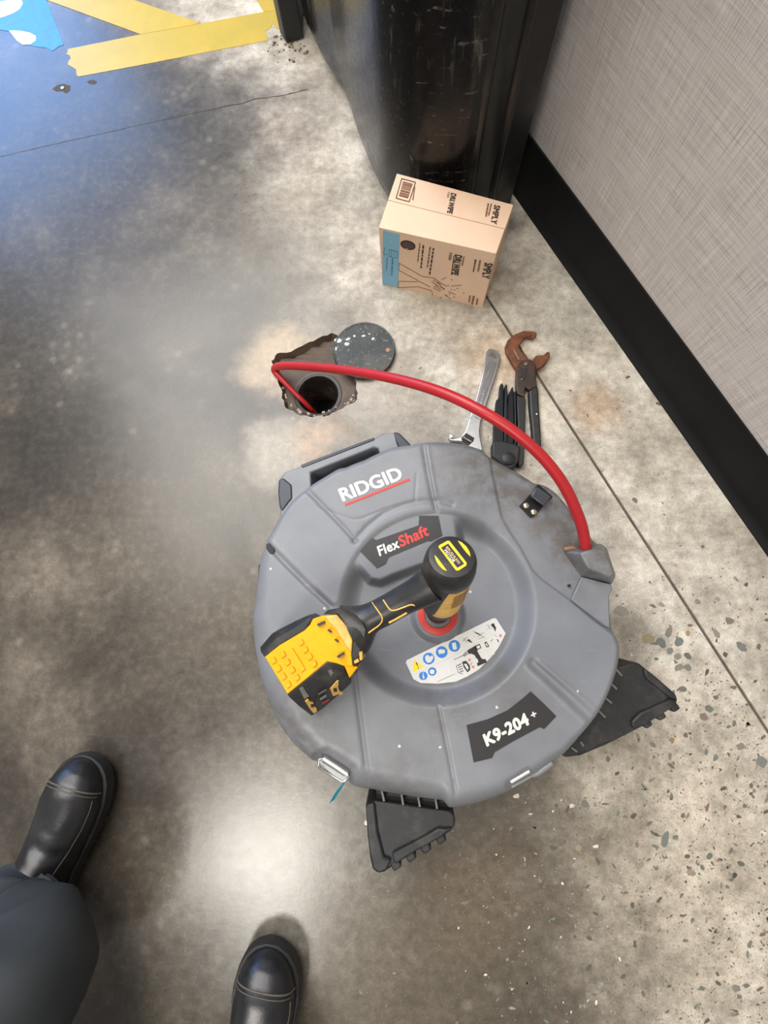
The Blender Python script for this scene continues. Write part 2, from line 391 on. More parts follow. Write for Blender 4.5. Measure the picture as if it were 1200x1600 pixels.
stones = [(970, 955, 13, 9, 0, (140, 132, 118)), (985, 978, 8, 7, 1, (148, 138, 122)), (1012, 998, 11, 9, 0.4, (150, 134, 104)), (1033, 1004, 11, 7, 0.9, (110, 112, 104)), (1045, 988, 6, 10, 0.2, (122, 118, 106)),
          (1061, 1002, 7, 8, 0.8, (108, 112, 104)), (1047, 1017, 5, 6, 0.1, (120, 122, 112)), (1059, 1026, 7, 6, 0.4, (124, 126, 116)), (1074, 1025, 7, 5, 0.5, (100, 98, 90)), (1074, 1043, 7, 6, 0.2, (116, 116, 106)), (1140, 970, 8, 6, 0.3, (120, 112, 100)), (1100, 1120, 8, 6, .5, (120, 110, 96)),
          (1067, 1077, 6, 5, .5, (110, 108, 100)), (1107, 1107, 8, 6, .4, (104, 108, 100)), (1190, 1190, 9, 10, .3, (116, 118, 110)), (1040, 1312, 6, 17, .2, (106, 112, 106)), (1055, 1308, 5, 4, .1, (110, 112, 104)), (1157, 1166, 6, 7, .6, (128, 122, 110)), (1108, 1338, 5, 6, .3, (100, 104, 96)),
          (1157, 1349, 7, 4, .4, (92, 96, 88)), (1080, 1363, 8, 5, .3, (138, 128, 112)), (1148, 1367, 4, 5, .2, (70, 66, 60)), (1171, 1476, 4, 7, .3, (112, 114, 108)), (1150, 1544, 7, 7, .2, (120, 118, 110)), (914, 1256, 6, 6, .1, (112, 112, 102)), (1118, 1184, 4, 6, .3, (112, 114, 106)),
          (1050, 1157, 4, 5, .2, (150, 122, 82)), (950, 1186, 4, 5, 0, (110, 106, 98)), (1105, 1262, 3, 8, .2, (122, 100, 84)), (1074, 1338, 5, 4, .2, (110, 84, 70)), (904, 1325, 5, 6, .5, (146, 130, 108)), (990, 1275, 4, 6, .6, (96, 76, 62)), (1003, 1350, 4, 6, .6, (136, 128, 114)),
          (970, 1328, 4, 7, .2, (136, 122, 104)), (1060, 1042, 5, 8, .9, (126, 122, 112)), (1120, 990, 8, 4, 1.0, (132, 128, 118)), (1158, 1010, 10, 5, .8, (112, 112, 106)), (1090, 940, 6, 4, .3, (128, 122, 110)), (1075, 990, 4, 5, 0, (160, 128, 90))]
for i, (x, y, rx, ry, rot, c) in enumerate(stones):
    r = random.Random(i); sm = mat('stone_%d_%d_%d' % c, c, 0.35, var=0.1, scale=120)
    pts = []
    for k in range(8):
        a = 2*math.pi*k/8+r.uniform(-.25, .25); q = r.uniform(.75, 1.15)
        ax, ay = rx*q*math.cos(a), ry*q*math.sin(a)
        pts.append(U(x+ax*math.cos(rot)-ay*math.sin(rot), y+ax*math.sin(rot)+ay*math.cos(rot), 0)+Vector((0, 0, .0004)))
    MB().prism(pts, -0.002).build('stone_chip', sm, floor, smooth=0)
# the fine aggregate ground flush with the surface, too many to count
agg_cols = [(108, 106, 97), (124, 120, 109), (112, 97, 80), (142, 134, 120), (88, 83, 75), (104, 112, 103), (206, 196, 180)]
ame = bpy.data.meshes.new('aggregate'); av, af, ai = [], [], []
rg = random.Random(21); made = 0
while made < 3600:
    x, y = rg.uniform(560, 1230), rg.uniform(560, 1640)
    dj = (x-762)/438*680+470-y                      # > 0 on the wall side of the joint
    if dj > 0: pr = 0.10 if y < 900 else 0.35
    else:
        pr = max(0, min(1, (x-860)/200))*max(0, min(1, (y-850)/260))
        if y > 1230: pr = max(pr, max(0.10, min(1, (x-600-(y-1230)*.25)/330)))
        if y < 900: pr = max(pr, .07*(x > 650))
    if rg.random() > pr: continue
    if y < 1270 and math.hypot(x-683, y-958) < 230: continue
    r0 = min(4.8, 0.72*rg.paretovariate(2.0)); el = rg.uniform(1.0, 2.6); ro = rg.uniform(0, math.pi)
    ci = rg.choices(range(7), (4, 4, 4, 3, 4, 1.2, 1.6 if x < 950 else .5))[0]
    if dj > 0 and r0 < 1.4 and ci < 6: r0 *= .8
    nv = rg.randint(5, 7); n0 = len(av)
    for q in range(nv):
        a = 2*math.pi*q/nv+rg.uniform(-.3, .3); rr = rg.uniform(.65, 1.15)*r0
        ax, ay = rr*el**.5*math.cos(a), rr/el**.5*math.sin(a)
        p = U(x+ax*math.cos(ro)-ay*math.sin(ro), y+ax*math.sin(ro)+ay*math.cos(ro), 0); av.append((p.x, p.y, .00015+.00005*(made % 3)))
    af.append(tuple(range(n0, n0+nv))); ai.append(ci); made += 1
ame.from_pydata(av, [], af); 
bm = bmesh.new(); bm.from_mesh(ame)
for f_ in bm.faces:
    f_.normal_update()
    if f_.normal.z < 0: f_.normal_flip()
bm.to_mesh(ame); bm.free()
ao = put('aggregate', ame, None, floor)
for c in agg_cols: ame.materials.append(mat('stone_%d_%d_%d' % c, c, 0.35, var=0.1, scale=120))
ame.polygons.foreach_set('material_index', ai); tag(ao, kind='stuff')
HOLE = mat('bolt_hole', (64, 54, 46), 0.8, var=0.4, scale=200)
for pts in ([(82, 139), (90, 133), (99, 131), (110, 134), (109, 142), (103, 146), (97, 142), (88, 143)], [(136, 128), (140, 125.5), (147, 125), (152, 128.5), (148, 131.5), (140, 131)]):
    MB().prism([U(a, b, 0)+Vector((0, 0, .0004)) for a, b in pts], -0.003).build('bolt_hole', HOLE, floor, smooth=0)
MB().lathe(U(98, 138, 0.0004), Vector((0, 0, 1)), [(0.0055, 0), (0.005, 0.0018), (0.001, 0.002)], 12).build('anchor_bolt', STEEL, floor)

# ------------------------------------------------------------------ the room: wall, baseboard, door
def wallpaper():
    k = NT('woven_wallcovering')
    a = k.noise(1.0, 4, 0.6, k.co((9, 420, 1))); b = k.noise(1.0, 4, 0.6, k.co((420, 9, 1), (3, 1, 0)))
    a2 = k.noise(1.0, 3, 0.6, k.co((16, 600, 1), (9, 4, 0))); b2 = k.noise(1.0, 3, 0.6, k.co((600, 16, 1), (2, 7, 0)))
    big = k.noise(3, 3)
    col = k.ramp(k.math('MULTIPLY', k.math('ADD', a, b), 0.5), [(0.36, (174, 165, 159)), (0.50, (200, 193, 188)), (0.62, (212, 207, 203))])
    col = k.mix(k.math('MULTIPLY', k.step(a2, 0.58, 0.70), 0.42), col, (122, 104, 90))
    col = k.mix(k.math('MULTIPLY', k.step(b2, 0.58, 0.70), 0.42), col, (124, 106, 92))
    col = k.mix(0.18, col, k.ramp(big, [(0.3, (110, 110, 110)), (0.7, (150, 150, 150))]), 'OVERLAY')
    k.t.links.new(col, k.b.inputs['Base Color']); k.b.inputs['Roughness'].default_value = 0.7
    k.bump(k.math('ADD', a2, b2), 0.25, 0.001)
    return k.m
# the wall is drawn in its own frame: x along the wall, y up
me = bpy.data.meshes.new('wall_right'); T_ = 0.10
me.from_pydata([(x, y, z) for x in (-3, 4.5) for y in (0, 2.6) for z in (-T_, 0)], [], [(0, 1, 3, 2), (4, 6, 7, 5), (1, 5, 7, 3), (0, 2, 6, 4), (2, 3, 7, 6), (0, 4, 5, 1)])
wall = bpy.data.objects.new('wall_right', me); COL.objects.link(wall); me.materials.append(wallpaper())
wo = WA-WN*0.006
wall.matrix_world = Matrix(((WD.x, 0, WN.x, wo.x), (WD.y, 0, WN.y, wo.y), (0, 1, 0, 0), (0, 0, 0, 1)))
tag(wall, 'beige woven wallcovering with fine crossed threads', kind='structure')
BASEM = mat('black_cove_base', (13, 13, 14), 0.55, var=0.15, scale=12, dirt=(26, 25, 24), dirt_amt=0.3, spec=0.25)
prof = [(0.016, 0.0), (0.014, 0.003), (0.006, 0.010), (0.002, 0.020), (0.0, 0.03), (0.0, 0.116), (-0.002, 0.12), (-0.006, 0.12), (-0.006, 0.0)]
ends = []
for t in (-3, 4.5): ends.append([WA+WN*(d-0.0)+WD*t+Vector((0, 0, z)) for d, z in prof])
tag(MB().loft(ends).build('baseboard_right', BASEM, None, WA, smooth=50), 'black vinyl cove base along the beige wall', kind='structure')

def door_mat():
    k = NT('scuffed_black_plastic')
    n1 = k.noise(6, 5, 0.6); n2 = k.noise(60, 5, 0.65)
    col = k.ramp(n1, [(0.3, (6, 6, 7)), (0.7, (11, 12, 13))])
    st = k.noise(1.0, 6, 0.7, k.co((60, 60, 9), (0, 0, 0), (0.5, 0.9, 0.3)), 0.6)
    col = k.mix(k.math('MULTIPLY', k.math('MULTIPLY', k.step(st, 0.55, 0.68), k.step(n1, 0.38, 0.60)), 0.42), col, (122, 116, 108))
    st2 = k.noise(1.0, 5, 0.7, k.co((14, 90, 120), (4, 2, 0), (0.2, 0.4, 0.6)), 0.8)
    col = k.mix(k.math('MULTIPLY', k.math('MULTIPLY', k.step(st2, 0.58, 0.68), k.step(n2, 0.45, 0.6)), 0.55), col, (136, 130, 122))
    k.t.links.new(col, k.b.inputs['Base Color'])
    k.t.links.new(k.math('MULTIPLY_ADD', n2, 0.22, 0.16), k.b.inputs['Roughness'])
    k.b.inputs['Specular IOR Level'].default_value = 0.35
    k.bump(n2, 0.08, 0.001); return k.m
DOORM = door_mat()
door = empty('door_1', U(640, 300, 0)); tag(door, 'black scuffed plastic swing door with a rounded bumper, opened beside the wall', kind='structure')
hb = 0.03
fp = [(478, 42), (500, 88), (516, 112), (530, 132), (538, 150), (546, 172), (556, 205), (568, 238), (584, 276), (604, 314), (632, 340), (664, 352), (700, 354), (724, 349)]
fpw = [U(a, b, hb) for a, b in fp]
back = [U(744, 300, hb), U(700, 250, hb), U(660, 190, hb), U(600, 90, hb), U(560, 20, hb), U(520, -20, hb)]
def smooth_line(p, n=4): return spline(p, n)
front = smooth_line(fpw, 4)
cen_d = sum(front, Vector())/len(front)
rings = []
for z, s in ((hb, 0.93), (hb+0.012, 0.975), (hb+0.04, 1.0), (0.25, 1.012), (0.5, 1.0), (0.9, 0.98), (1.3, 0.94)):
    ring = []
    for p in front+back[1:-1]:
        c = Vector((cen_d.x+0.05, cen_d.y+0.1, 0)); q = c+(Vector((p.x, p.y, 0))-c)*s; ring.append(Vector((q.x, q.y, z)))
    rings.append(ring)
MB().loft(rings).build('bumper', DOORM, door, smooth=45)
STRIPM = mat('rubber_edge', (18, 19, 20), 0.36, var=0.3, scale=20, dirt=(66, 64, 60), dirt_amt=0.6)
strips = [((720, 350), (733, 345), 0.010), ((733, 345), (757, 336), 0.002), ((757, 336), (769, 331), 0.009), ((769, 331), (797, 318), 0.0)]
for i, (a, b, pr) in enumerate(strips):
    A, B = U(a[0], a[1], hb), U(b[0], b[1], hb); d = (B-A).normalized(); nn = Vector((d.y, -d.x, 0))
    if nn.y > 0: nn = -nn
    ra = []
    for z in (hb-0.012, 0.4, 0.8, 1.3):
        r0 = []
        for k in range(9):
            t = k/8; bul = math.sin(math.pi*t)*pr
            p = A.lerp(B, t)+nn*bul; r0.append(Vector((p.x, p.y, z)))
        r0 += [Vector((B.x, B.y, z))-nn*0.03, Vector((A.x, A.y, z))-nn*0.03]; ra.append(r0)
    MB().loft(ra).build('edge_strip', STRIPM, door, smooth=45)
jm = empty('trim_1', U(455, 58, 0)); tag(jm, 'black door jamb foot at the end of the yellow floor tape', kind='structure')
m = MB()
m.prism([Vector((p.x, p.y, 1.3)) for p in (U(437, 0, 0), U(439, 56, 0), U(448, 70, 0), U(475, 62, 0), U(474, 0, 0), U(474, -60, 0), U(436, -60, 0))], 0.004)
m.build('jamb', mat('scraped_black_paint', (30, 32, 34), 0.45, var=0.3, scale=30, wear=(86, 84, 82), wear_t=0.72), jm, smooth=0, bevel=0.003)
rub = MB(); r = random.Random(9)
for i in range(46):
    p = U(r.uniform(414, 490), r.uniform(48, 98), 0)
    if r.random() < .5: p = U(r.uniform(425, 470), r.uniform(55, 80), 0)
    s = r.uniform(.0012, .0036); e = Vector((r.uniform(-1, 1), r.uniform(-1, 1), r.uniform(-.4, .4))).normalized(); g = e.cross(Vector((0, 0, 1))).normalized()
    rub.box(p+Vector((0, 0, s*.5)), e*s, g*s*.8, e.cross(g)*s*.5)
tag(rub.build('rubble', mat('grit', (132, 112, 92), 0.9, var=0.4, scale=60, dirt=(60, 48, 40), dirt_amt=.6), jm, smooth=0), kind='stuff')

# ------------------------------------------------------------------ floor tape and the blue decal
TAPE = mat('yellow_floor_tape', (174, 151, 54), 0.40, var=0.05, scale=16, dirt=(196, 162, 56), dirt_amt=0.5)
def flat_thing(name, px, z, material, label, cat, group=None):
    pts = [U(a, b, 0)+Vector((0, 0, z)) for a, b in px]; c = sum(pts, Vector())/len(pts); c.z = 0
    o = MB().prism(pts, 0.0).build(name, material, None, c, smooth=0); return tag(o, label, cat, group)
flat_thing('floor_tape', [(106, 77), (220, 54), (314, 37), (319, 47), (324, 62), (329, 80.5), (240, 98), (123, 120), (120, 118), (119, 109), (113, 105), (106, 101), (107, 96), (111, 91), (109, 87), (104, 85), (106, 81)], 0.0006, TAPE, 'yellow floor tape strip with the frayed end near the bolt holes', 'tape')
flat_thing('floor_tape', [(314, 37), (412, 19), (437, 14), (437, 44), (433, 46), (426, 37), (422, 45), (414, 49), (418, 56), (417, 64), (329, 80.5), (324, 62), (319, 47)], 0.0006, TAPE, 'yellow floor tape strip ending torn at the black jamb', 'tape')
flat_thing('floor_tape', [(-60, -48), (72, 0), (220, 54), (300, 40), (313, 36.5), (208, 0), (80, -45)], 0.0010, TAPE, 'yellow floor tape strip running diagonally away from the frayed strip', 'tape')
flat_thing('floor_tape', [(380, -40), (401, 0), (412, 19), (436, 16), (433, 0), (433, -40)], 0.0010, TAPE, 'short yellow floor tape strip running up along the black jamb', 'tape')
dec = flat_thing('floor_decal', [(-60, -50), (50, -50), (72, 0), (86, 34), (100, 70), (92, 73), (82, 80), (73, 75), (62, 74), (50, 72), (34, 68), (24, 56), (15, 49), (0, 47), (-40, 40)], 0.0007, mat('blue_vinyl', (52, 122, 205), 0.4, var=0.12, scale=60, dirt=(70, 100, 150), dirt_amt=.5), 'torn blue vinyl floor decal with white spots', 'decal')
WHV = mat('white_vinyl', (226, 214, 214), 0.45, var=0.06, scale=60)
fl = (Vector((0, 0, 0.0007)), Vector((0, 0, 1)))
decal('white_spot', [(-20, 4), (0, 2), (20, 0), (33, -2), (36, 6), (30, 15), (18, 22), (0, 28), (-20, 32)], fl, WHV, dec, .0003)
decal('white_spot', [(14, 48), (30, 48), (46, 51), (56, 56), (56, 63), (48, 69), (36, 70), (27, 64), (20, 55)], fl, WHV, dec, .0003)

# ------------------------------------------------------------------ the drain cleaning machine
T = 0.200
CX, CY = 683.0, 958.0
DRC = U(CX, CY, T); droot = empty('drain_cleaning_machine', (DRC.x, DRC.y, 0))
tag(droot, 'round grey plastic drain cleaning cable drum lying flat on the floor', 'machine')
def drum_mat():
    k = NT('grey_drum_plastic')
    sep = k.n('ShaderNodeSeparateXYZ'); k.t.links.new(k.tc.outputs['Object'], sep.inputs[0])
    comb = k.n('ShaderNodeCombineXYZ'); k.t.links.new(sep.outputs['X'], comb.inputs['X']); k.t.links.new(sep.outputs['Y'], comb.inputs['Y']); k.flat = comb.outputs[0]
    n1 = k.noise(7, 6, 0.65); n2 = k.noise(40, 6, 0.65); n3 = k.noise(300, 3)
    col = k.ramp(n1, [(0.3, (104, 106, 110)), (0.7, (122, 124, 128))])
    def rel(px, py): p = U(px, py, T)-WLOC[droot]; return p.x, p.y
    for (px, py, a, b, amt) in ((800, 745, .03, .13, .75), (890, 800, .02, .10, .7), (930, 870, .01, .07, .8), (700, 730, .02, .10, .35), (700, 1110, .01, .07, .35), (480, 1180, .02, .10, .5), (440, 1120, .02, .08, .4), (620, 1240, .02, .09, .4), (790, 1080, .01, .05, .3)):
        x, y = rel(px, py)
        col = k.mix(k.math('MULTIPLY', k.math('MULTIPLY', k.blob(x, y, a, b, n1, .1), k.step(n2, 0.32, 0.66)), amt), col, (84, 74, 62))
    v = k.n('ShaderNodeTexVoronoi', Scale=34.0); k.t.links.new(k.flat, v.inputs['Vector'])
    cs = k.n('ShaderNodeSeparateColor'); k.t.links.new(v.outputs['Color'], cs.inputs[0])
    fleck = k.math('MULTIPLY', k.step(k.math('ADD', v.outputs['Distance'], k.math('MULTIPLY', n3, .08)), 0.13, 0.09), k.step(cs.outputs[0], 0.90, 0.91))
    col = k.mix(fleck, col, (196, 194, 188))
    sc = k.noise(1.0, 5, 0.7, k.co((16, 120, 20), (0, 0, 0), (0, 0, 0.6)), 0.5)
    col = k.mix(k.math('MULTIPLY', k.step(sc, 0.62, 0.74), 0.3), col, (150, 150, 150))
    sc2 = k.noise(1.0, 5, 0.7, k.co((90, 14, 20), (3, 0, 0), (0, 0, 0.2)), 0.5)
    col = k.mix(k.math('MULTIPLY', k.step(sc2, 0.63, 0.76), 0.4), col, (78, 76, 74))
    k.t.links.new(col, k.b.inputs['Base Color'])
    k.t.links.new(k.math('MULTIPLY_ADD', n2, 0.18, 0.36), k.b.inputs['Roughness'])
    k.bump(n3, 0.06, 0.0008); return k.m
DRUM = drum_mat()
out_px = [(662, 692), (640, 696), (612, 700), (595, 707), (570, 719), (540, 731), (530, 732), (510, 744), (492, 755), (478, 766), (470, 771), (455, 785), (439, 807), (428, 826), (417, 846), (411, 866), (406, 884), (403, 910), (399, 940), (395, 965), (396, 985), (399, 1010), (403, 1035), (408, 1058), (420, 1092), (435, 1127), (455, 1157), (475, 1177), (488, 1188), (499, 1190), (520, 1203),
          (543, 1218), (549, 1226), (566, 1231), (584, 1233), (608, 1238), (632, 1242), (668, 1247), (694, 1250), (700, 1262), (729, 1258), (767, 1247), (794, 1236), (812, 1226), (830, 1215), (846, 1203), (862, 1190), (881, 1177), (905, 1150), (930, 1120), (945, 1095), (957, 1067), (965, 1040), (968, 1012), (963, 997), (956, 986), (952, 960), (951, 930), (954, 912), (955, 895), (950, 872), (944, 858), (927, 846), (917, 832), (897, 809), (887, 792), (870, 772),
          (855, 761), (845, 757), (835, 756), (800, 735), (775, 721), (762, 713), (752, 703), (730, 696), (706, 692), (680, 691)]
op = np.array(out_px); oang = np.arctan2(op[:, 1]-CY, op[:, 0]-CX); orad = np.hypot(op[:, 0]-CX, op[:, 1]-CY)
o_ = np.argsort(oang); oang, orad = oang[o_], orad[o_]
NA, NR = 840, 170
th = np.linspace(-math.pi, math.pi, NA, endpoint=False)
R = np.interp(th, oang, orad, period=2*math.pi)
ker = np.array([1, 2, 3, 2, 1])/9.0
R = sum(np.roll(R, k-2)*ker[k] for k in range(5))
dirx, diry = np.cos(th), np.sin(th)
w = 7+30*np.clip(dirx*-0.55+diry*0.83, 0, 1)**1.2
def sms(a, b, x): t = np.clip((x-a)/(b-a), 0, 1); return t*t*(3-2*t)
def seg_d(x, y, pts):
    d = np.full_like(x, 1e9)
    for (ax, ay), (bx, by) in zip(pts, pts[1:]):
        vx, vy = bx-ax, by-ay; t = np.clip(((x-ax)*vx+(y-ay)*vy)/(vx*vx+vy*vy), 0, 1); d = np.minimum(d, np.hypot(x-ax-t*vx, y-ay-t*vy))
    return d
def inside(x, y, pts):
    c = np.zeros_like(x, bool)
    for (ax, ay), (bx, by) in zip(pts, pts[1:]+pts[:1]):
        cond = ((ay > y) != (by > y)) & (x < (bx-ax)*(y-ay)/((by-ay)+1e-9)+ax); c ^= cond
    return c
def sdf(x, y, pts): return np.where(inside(x, y, pts), -1, 1)*seg_d(x, y, pts+pts[:1])
PAD = [(552, 853), (572, 830), (600, 806), (630, 795), (660, 789), (694, 790), (706, 800), (712, 838), (690, 868), (612, 896), (594, 904), (582, 902), (566, 884), (551, 866)]
GUIDE = [(762, 700), (768, 738), (776, 775), (783, 808), (795, 830), (812, 855), (832, 892), (846, 906), (890, 938), (925, 968), (985, 1012), (1010, 900), (950, 800), (860, 700)]
GROOVES = [([(661, 690), (668, 735), (676, 775), (682, 800)], 3.6, .0034), ([(478, 764), (510, 796), (535, 822), (556, 846)], 3.4, .0030), ([(416, 848), (450, 884), (480, 914), (517, 948)], 4.5, .0042),
           ([(552, 1040), (558, 1090), (566, 1150), (575, 1222)], 3.6, .0034), ([(685, 1102), (695, 1150), (704, 1195), (712, 1240)], 3.2, .0030), ([(832, 1036), (880, 1080), (927, 1124)], 6.5, .0050),
           ([(497, 790), (525, 803), (553, 812), (566, 810), (600, 796), (650, 782)], 2.0, .0007), ([(651, 740), (648, 782)], 2, .0006)]
RIDGES = [([(665, 690), (680, 775)], 4, .0016), ([(842, 1034), (940, 1116)], 4, .0022), ([(824, 1043), (914, 1128)], 4, .0018), ([(422, 846), (522, 942)], 4, .0014)]
def dz(x, y):
    r = np.hypot(x-CX, y-(CY-6)); z = -0.026*(1-sms(120, 158, r))
    pd = sdf(x, y, PAD); pw = 1-sms(-1, 15, pd); z = np.maximum(z, z*(1-pw)+(-0.0035)*pw)
    z = z-0.0022*np.exp(-(seg_d(x, y, [(553, 846), (575, 822), (600, 802), (630, 790), (660, 783), (690, 783), (706, 788)])/4.0)**2)
    b = np.hypot(x-684, y-962); z = z+0.017*(1-sms(33, 45, b))
    ann = sms(146, 160, r)
    for p, wd_, dp in GROOVES: z = z-ann*dp*np.exp(-(seg_d(x, y, p)/wd_)**2)
    for p, wd_, dp in RIDGES: z = z+ann*dp*np.exp(-(seg_d(x, y, p)/wd_)**2)
    gd = sdf(x, y, GUIDE); z = z-0.0040*(1-sms(-2.5, 1.5, gd))
    # recess around the front latches
    z = z-0.012*(1-sms(-3, 6, sdf(x, y, [(492, 1178), (505, 1176), (548, 1203), (552, 1222), (545, 1236), (485, 1200)])))
    z = z-0.010*(1-sms(-3, 5, sdf(x, y, [(792, 1226), (826, 1202), (836, 1214), (800, 1244)])))
    return z
verts = []; 
fr = np.linspace(0, 1, NR)[1:]
Rin = R-w
grid = []
for f_ in fr:
    x = CX+dirx*Rin*f_; y = CY+diry*Rin*f_; z = T+dz(x, y); grid.append(Uarr(x, y, z))
drop = 0.010+0.034*(w-7)/30
for phi in np.linspace(0, math.pi/2, 9)[1:]:
    rr = Rin+w*math.sin(phi); x = CX+dirx*rr; y = CY+diry*rr; z = T+dz(x, y)-drop*(1-math.cos(phi)); grid.append(Uarr(x, y, z))
last = grid[-1].copy()
cxy = np.array([DRC.x, DRC.y])
for hgt, s in ((0.13, 0.995), (0.10, 0.99), (0.097, 0.975), (0.02, 0.955), (0.0, 0.93)):
    g = last.copy(); g[:, :2] = cxy+(last[:, :2]-cxy)*s; g[:, 2] = hgt; grid.append(g)
c0 = Uarr(np.array([CX]), np.array([CY]), T+dz(np.array([CX]), np.array([CY])))
V = np.concatenate([c0]+grid); n_r = len(grid)
idx = 1+np.arange(n_r*NA).reshape(n_r, NA); nx = np.roll(idx, -1, axis=1)
quads = np.stack([idx[:-1], nx[:-1], nx[1:], idx[1:]], -1).reshape(-1, 4)
faces = [tuple(q) for q in quads.tolist()]+[(0, int(nx[0, i]), int(idx[0, i])) for i in range(NA)]
faces.append(tuple(idx[-1].tolist()))
obj('drum_shell', [Vector(v) for v in V.tolist()], faces, DRUM, droot, smooth=50)
def pl(h): return (Vector((0, 0, h)), Vector((0, 0, 1)))
TOP = pl(T+0.0004)
# handle at the top end
hm = MB()
ho = [(438, 808), (436, 775), (437, 748), (445, 738), (472, 727), (530, 705), (585, 684), (598, 677), (616, 676), (628, 684), (642, 697), (648, 730), (640, 760), (600, 790), (560, 810), (480, 830)]
hi = [(485, 738), (535, 718.5), (584, 698.5), (591, 700), (595, 716), (570, 745), (505, 790), (487, 785)]
hh = 0.158
O_, I_ = [U(a, b, hh) for a, b in ho], [U(a, b, hh) for a, b in hi]
polys = [O_, I_]; tri = [tuple(t) for t in tessellate_polygon(polys)]; v = O_+I_; n = len(v); dn = Vector((0, 0, -0.085))
fs = tri+[tuple(i+n for i in t[::-1]) for t in tri]
a = len(O_); b = len(I_)
fs += [(i, (i+1) % a, n+(i+1) % a, n+i) for i in range(a)]+[(a+i, n+a+i, n+a+(i+1) % b, a+(i+1) % b) for i in range(b)]
handle = obj('carry_handle', v+[p+dn for p in v], fs, DRUM, droot, bevel=0.0025, seg=2)
tag(handle, 'moulded grey carry handle')
for px in ([(436, 790), (434, 768), (435, 750), (442, 746), (456, 757), (457, 778), (440, 800)], [(615, 674), (624, 676), (642, 694), (640, 700), (622, 700), (618, 690)]):
    MB().prism([U(a, b, hh+0.002) for a, b in px], hh-0.05).build('end_pad', mat('slate_rubber', (50, 54, 64), 0.5, var=.1), handle, bevel=0.003)
MB().prism([U(a, b, hh+0.0015) for a, b in [(470, 726), (584, 683), (586, 687), (472, 731)]], hh-0.05).build('grip', mat('slate_rubber', (50, 54, 64), 0.5), handle, bevel=0.0015)
# rubber feet
def foot(px, h1, h0, inset, ridge_pts, bumps, ribs, slotpx, lab):
    m = MB(); top = [U(a, b, h1) for a, b in px]; m.prism(top, h0)
    f = m.build('rubber_foot', BLACK_RUBBER, droot, bevel=0.006, seg=3); tag(f, lab)
    for i, rp in enumerate(ridge_pts):
        q = MB(); q.prism([U(a, b, h1+0.006) for a, b in rp], h1-0.02); q.build('foot_rim', BLACK_RUBBER, f, bevel=0.003)
    for (x, y, s, ang) in bumps:
        c = U(x, y, h1-0.012); e = Vector((math.cos(ang), math.sin(ang), 0)); q = MB(); q.box(c, e*s*1.2, Vector((-e.y, e.x, 0))*s, Vector((0, 0, 0.014))); q.build('tread_block', BLACK_RUBBER, f, bevel=0.003)
    MB().prism([U(a, b, h1-0.012) for a, b in slotpx], h0+0.01).build('slot_shade', mat('deep_black', (16, 16, 17), .6), f)  # black block standing for the shade in the slots between the ribs
    for (x0, y0, x1, y1) in ribs:
        MB().prism([U(a, b, h1+0.002) for a, b in bar(x0, y0, x1, y1, 3.0)], h1-0.03).build('web_rib', mat('grey_rib', (104, 102, 98), .5), f, smooth=0)
foot([(571, 1256), (585, 1251), (630, 1257), (685, 1265), (704, 1267), (711, 1274), (712, 1288), (706, 1298), (690, 1309), (650, 1331), (615, 1354), (601, 1363), (590, 1365), (582, 1359), (578, 1340), (574, 1305)], 0.135, 0.0, 0,
     [[(571, 1258), (585, 1254), (590, 1300), (600, 1340), (612, 1344), (606, 1358), (590, 1364), (582, 1357), (577, 1330)], [(612, 1334), (655, 1312), (685, 1294), (696, 1296), (707, 1294), (690, 1309), (650, 1331), (616, 1352)]],
     [(619, 1345, .0062, .55), (642, 1332, .0062, .55), (665, 1319, .0062, .55), (688, 1305, .0062, .55)], [(596, 1234, 600, 1252), (627, 1240, 630, 1258), (653, 1244, 656, 1261), (680, 1246, 683, 1264)],
     [(588, 1215), (700, 1225), (704, 1266), (588, 1256)], 'triangular black rubber foot near the light reflection')
foot([(950, 1050), (963, 1042), (992, 1034), (1000, 1037), (1030, 1061), (1057, 1085), (1060, 1094), (1056, 1103), (1003, 1136), (944, 1166), (908, 1181), (882, 1184), (876, 1176), (890, 1160), (905, 1135)], 0.135, 0.0, 0,
     [[(1007, 1043), (1030, 1062), (1057, 1086), (1060, 1094), (1049, 1092), (1040, 1084), (1012, 1062), (1007, 1054)], [(1049, 1092), (1059, 1097), (1056, 1103), (1003, 1136), (990, 1139), (986, 1128), (1000, 1114)]],
     [(1048, 1103, .0055, .55), (1027, 1116, .0055, .55), (1006, 1128, .0055, .55)], [(963, 1046, 972, 1056), (956, 1069, 964, 1077), (946, 1090, 956, 1099), (936, 1111, 946, 1121), (893, 1168, 902, 1175), (907, 1159, 912, 1166)],
     [(925, 1040), (968, 1041), (976, 1047), (950, 1110), (935, 1140), (905, 1166), (890, 1172), (880, 1150)], 'triangular black rubber foot beside the speckled concrete')
# guide where the hose leaves
hp = [(880, 861, .196), (938, 849, .196), (948, 856, .196), (962, 899, .196), (956, 913, .196), (908, 902, .196), (907, 864, .230), (935, 856, .232), (945, 862, .230), (959, 897, .229), (953, 903, .224), (920, 888, .231)]
gv = [U(*p) for p in hp]; gv += [Vector((p.x, p.y, .17)) for p in gv[:6]]
MB().add(gv, [(6, 7, 8, 9, 10, 11), (0, 1, 7, 6), (1, 2, 8, 7), (2, 3, 9, 8), (3, 4, 10, 9), (4, 5, 11, 10), (5, 0, 6, 11)]+[(i, (i+1) % 6, 12+(i+1) % 6, 12+i) for i in range(6)]+[(17, 16, 15, 14, 13, 12)]).build('hose_guide', DRUM, droot, bevel=.0025, seg=2)
MB().prism([U(a, b, T+.003) for a, b in [(909, 901), (956, 913), (957, 922), (952, 932), (954, 982), (940, 975), (892, 937)]], T-.03).build('guide_plate', DRUM, droot, bevel=.002)
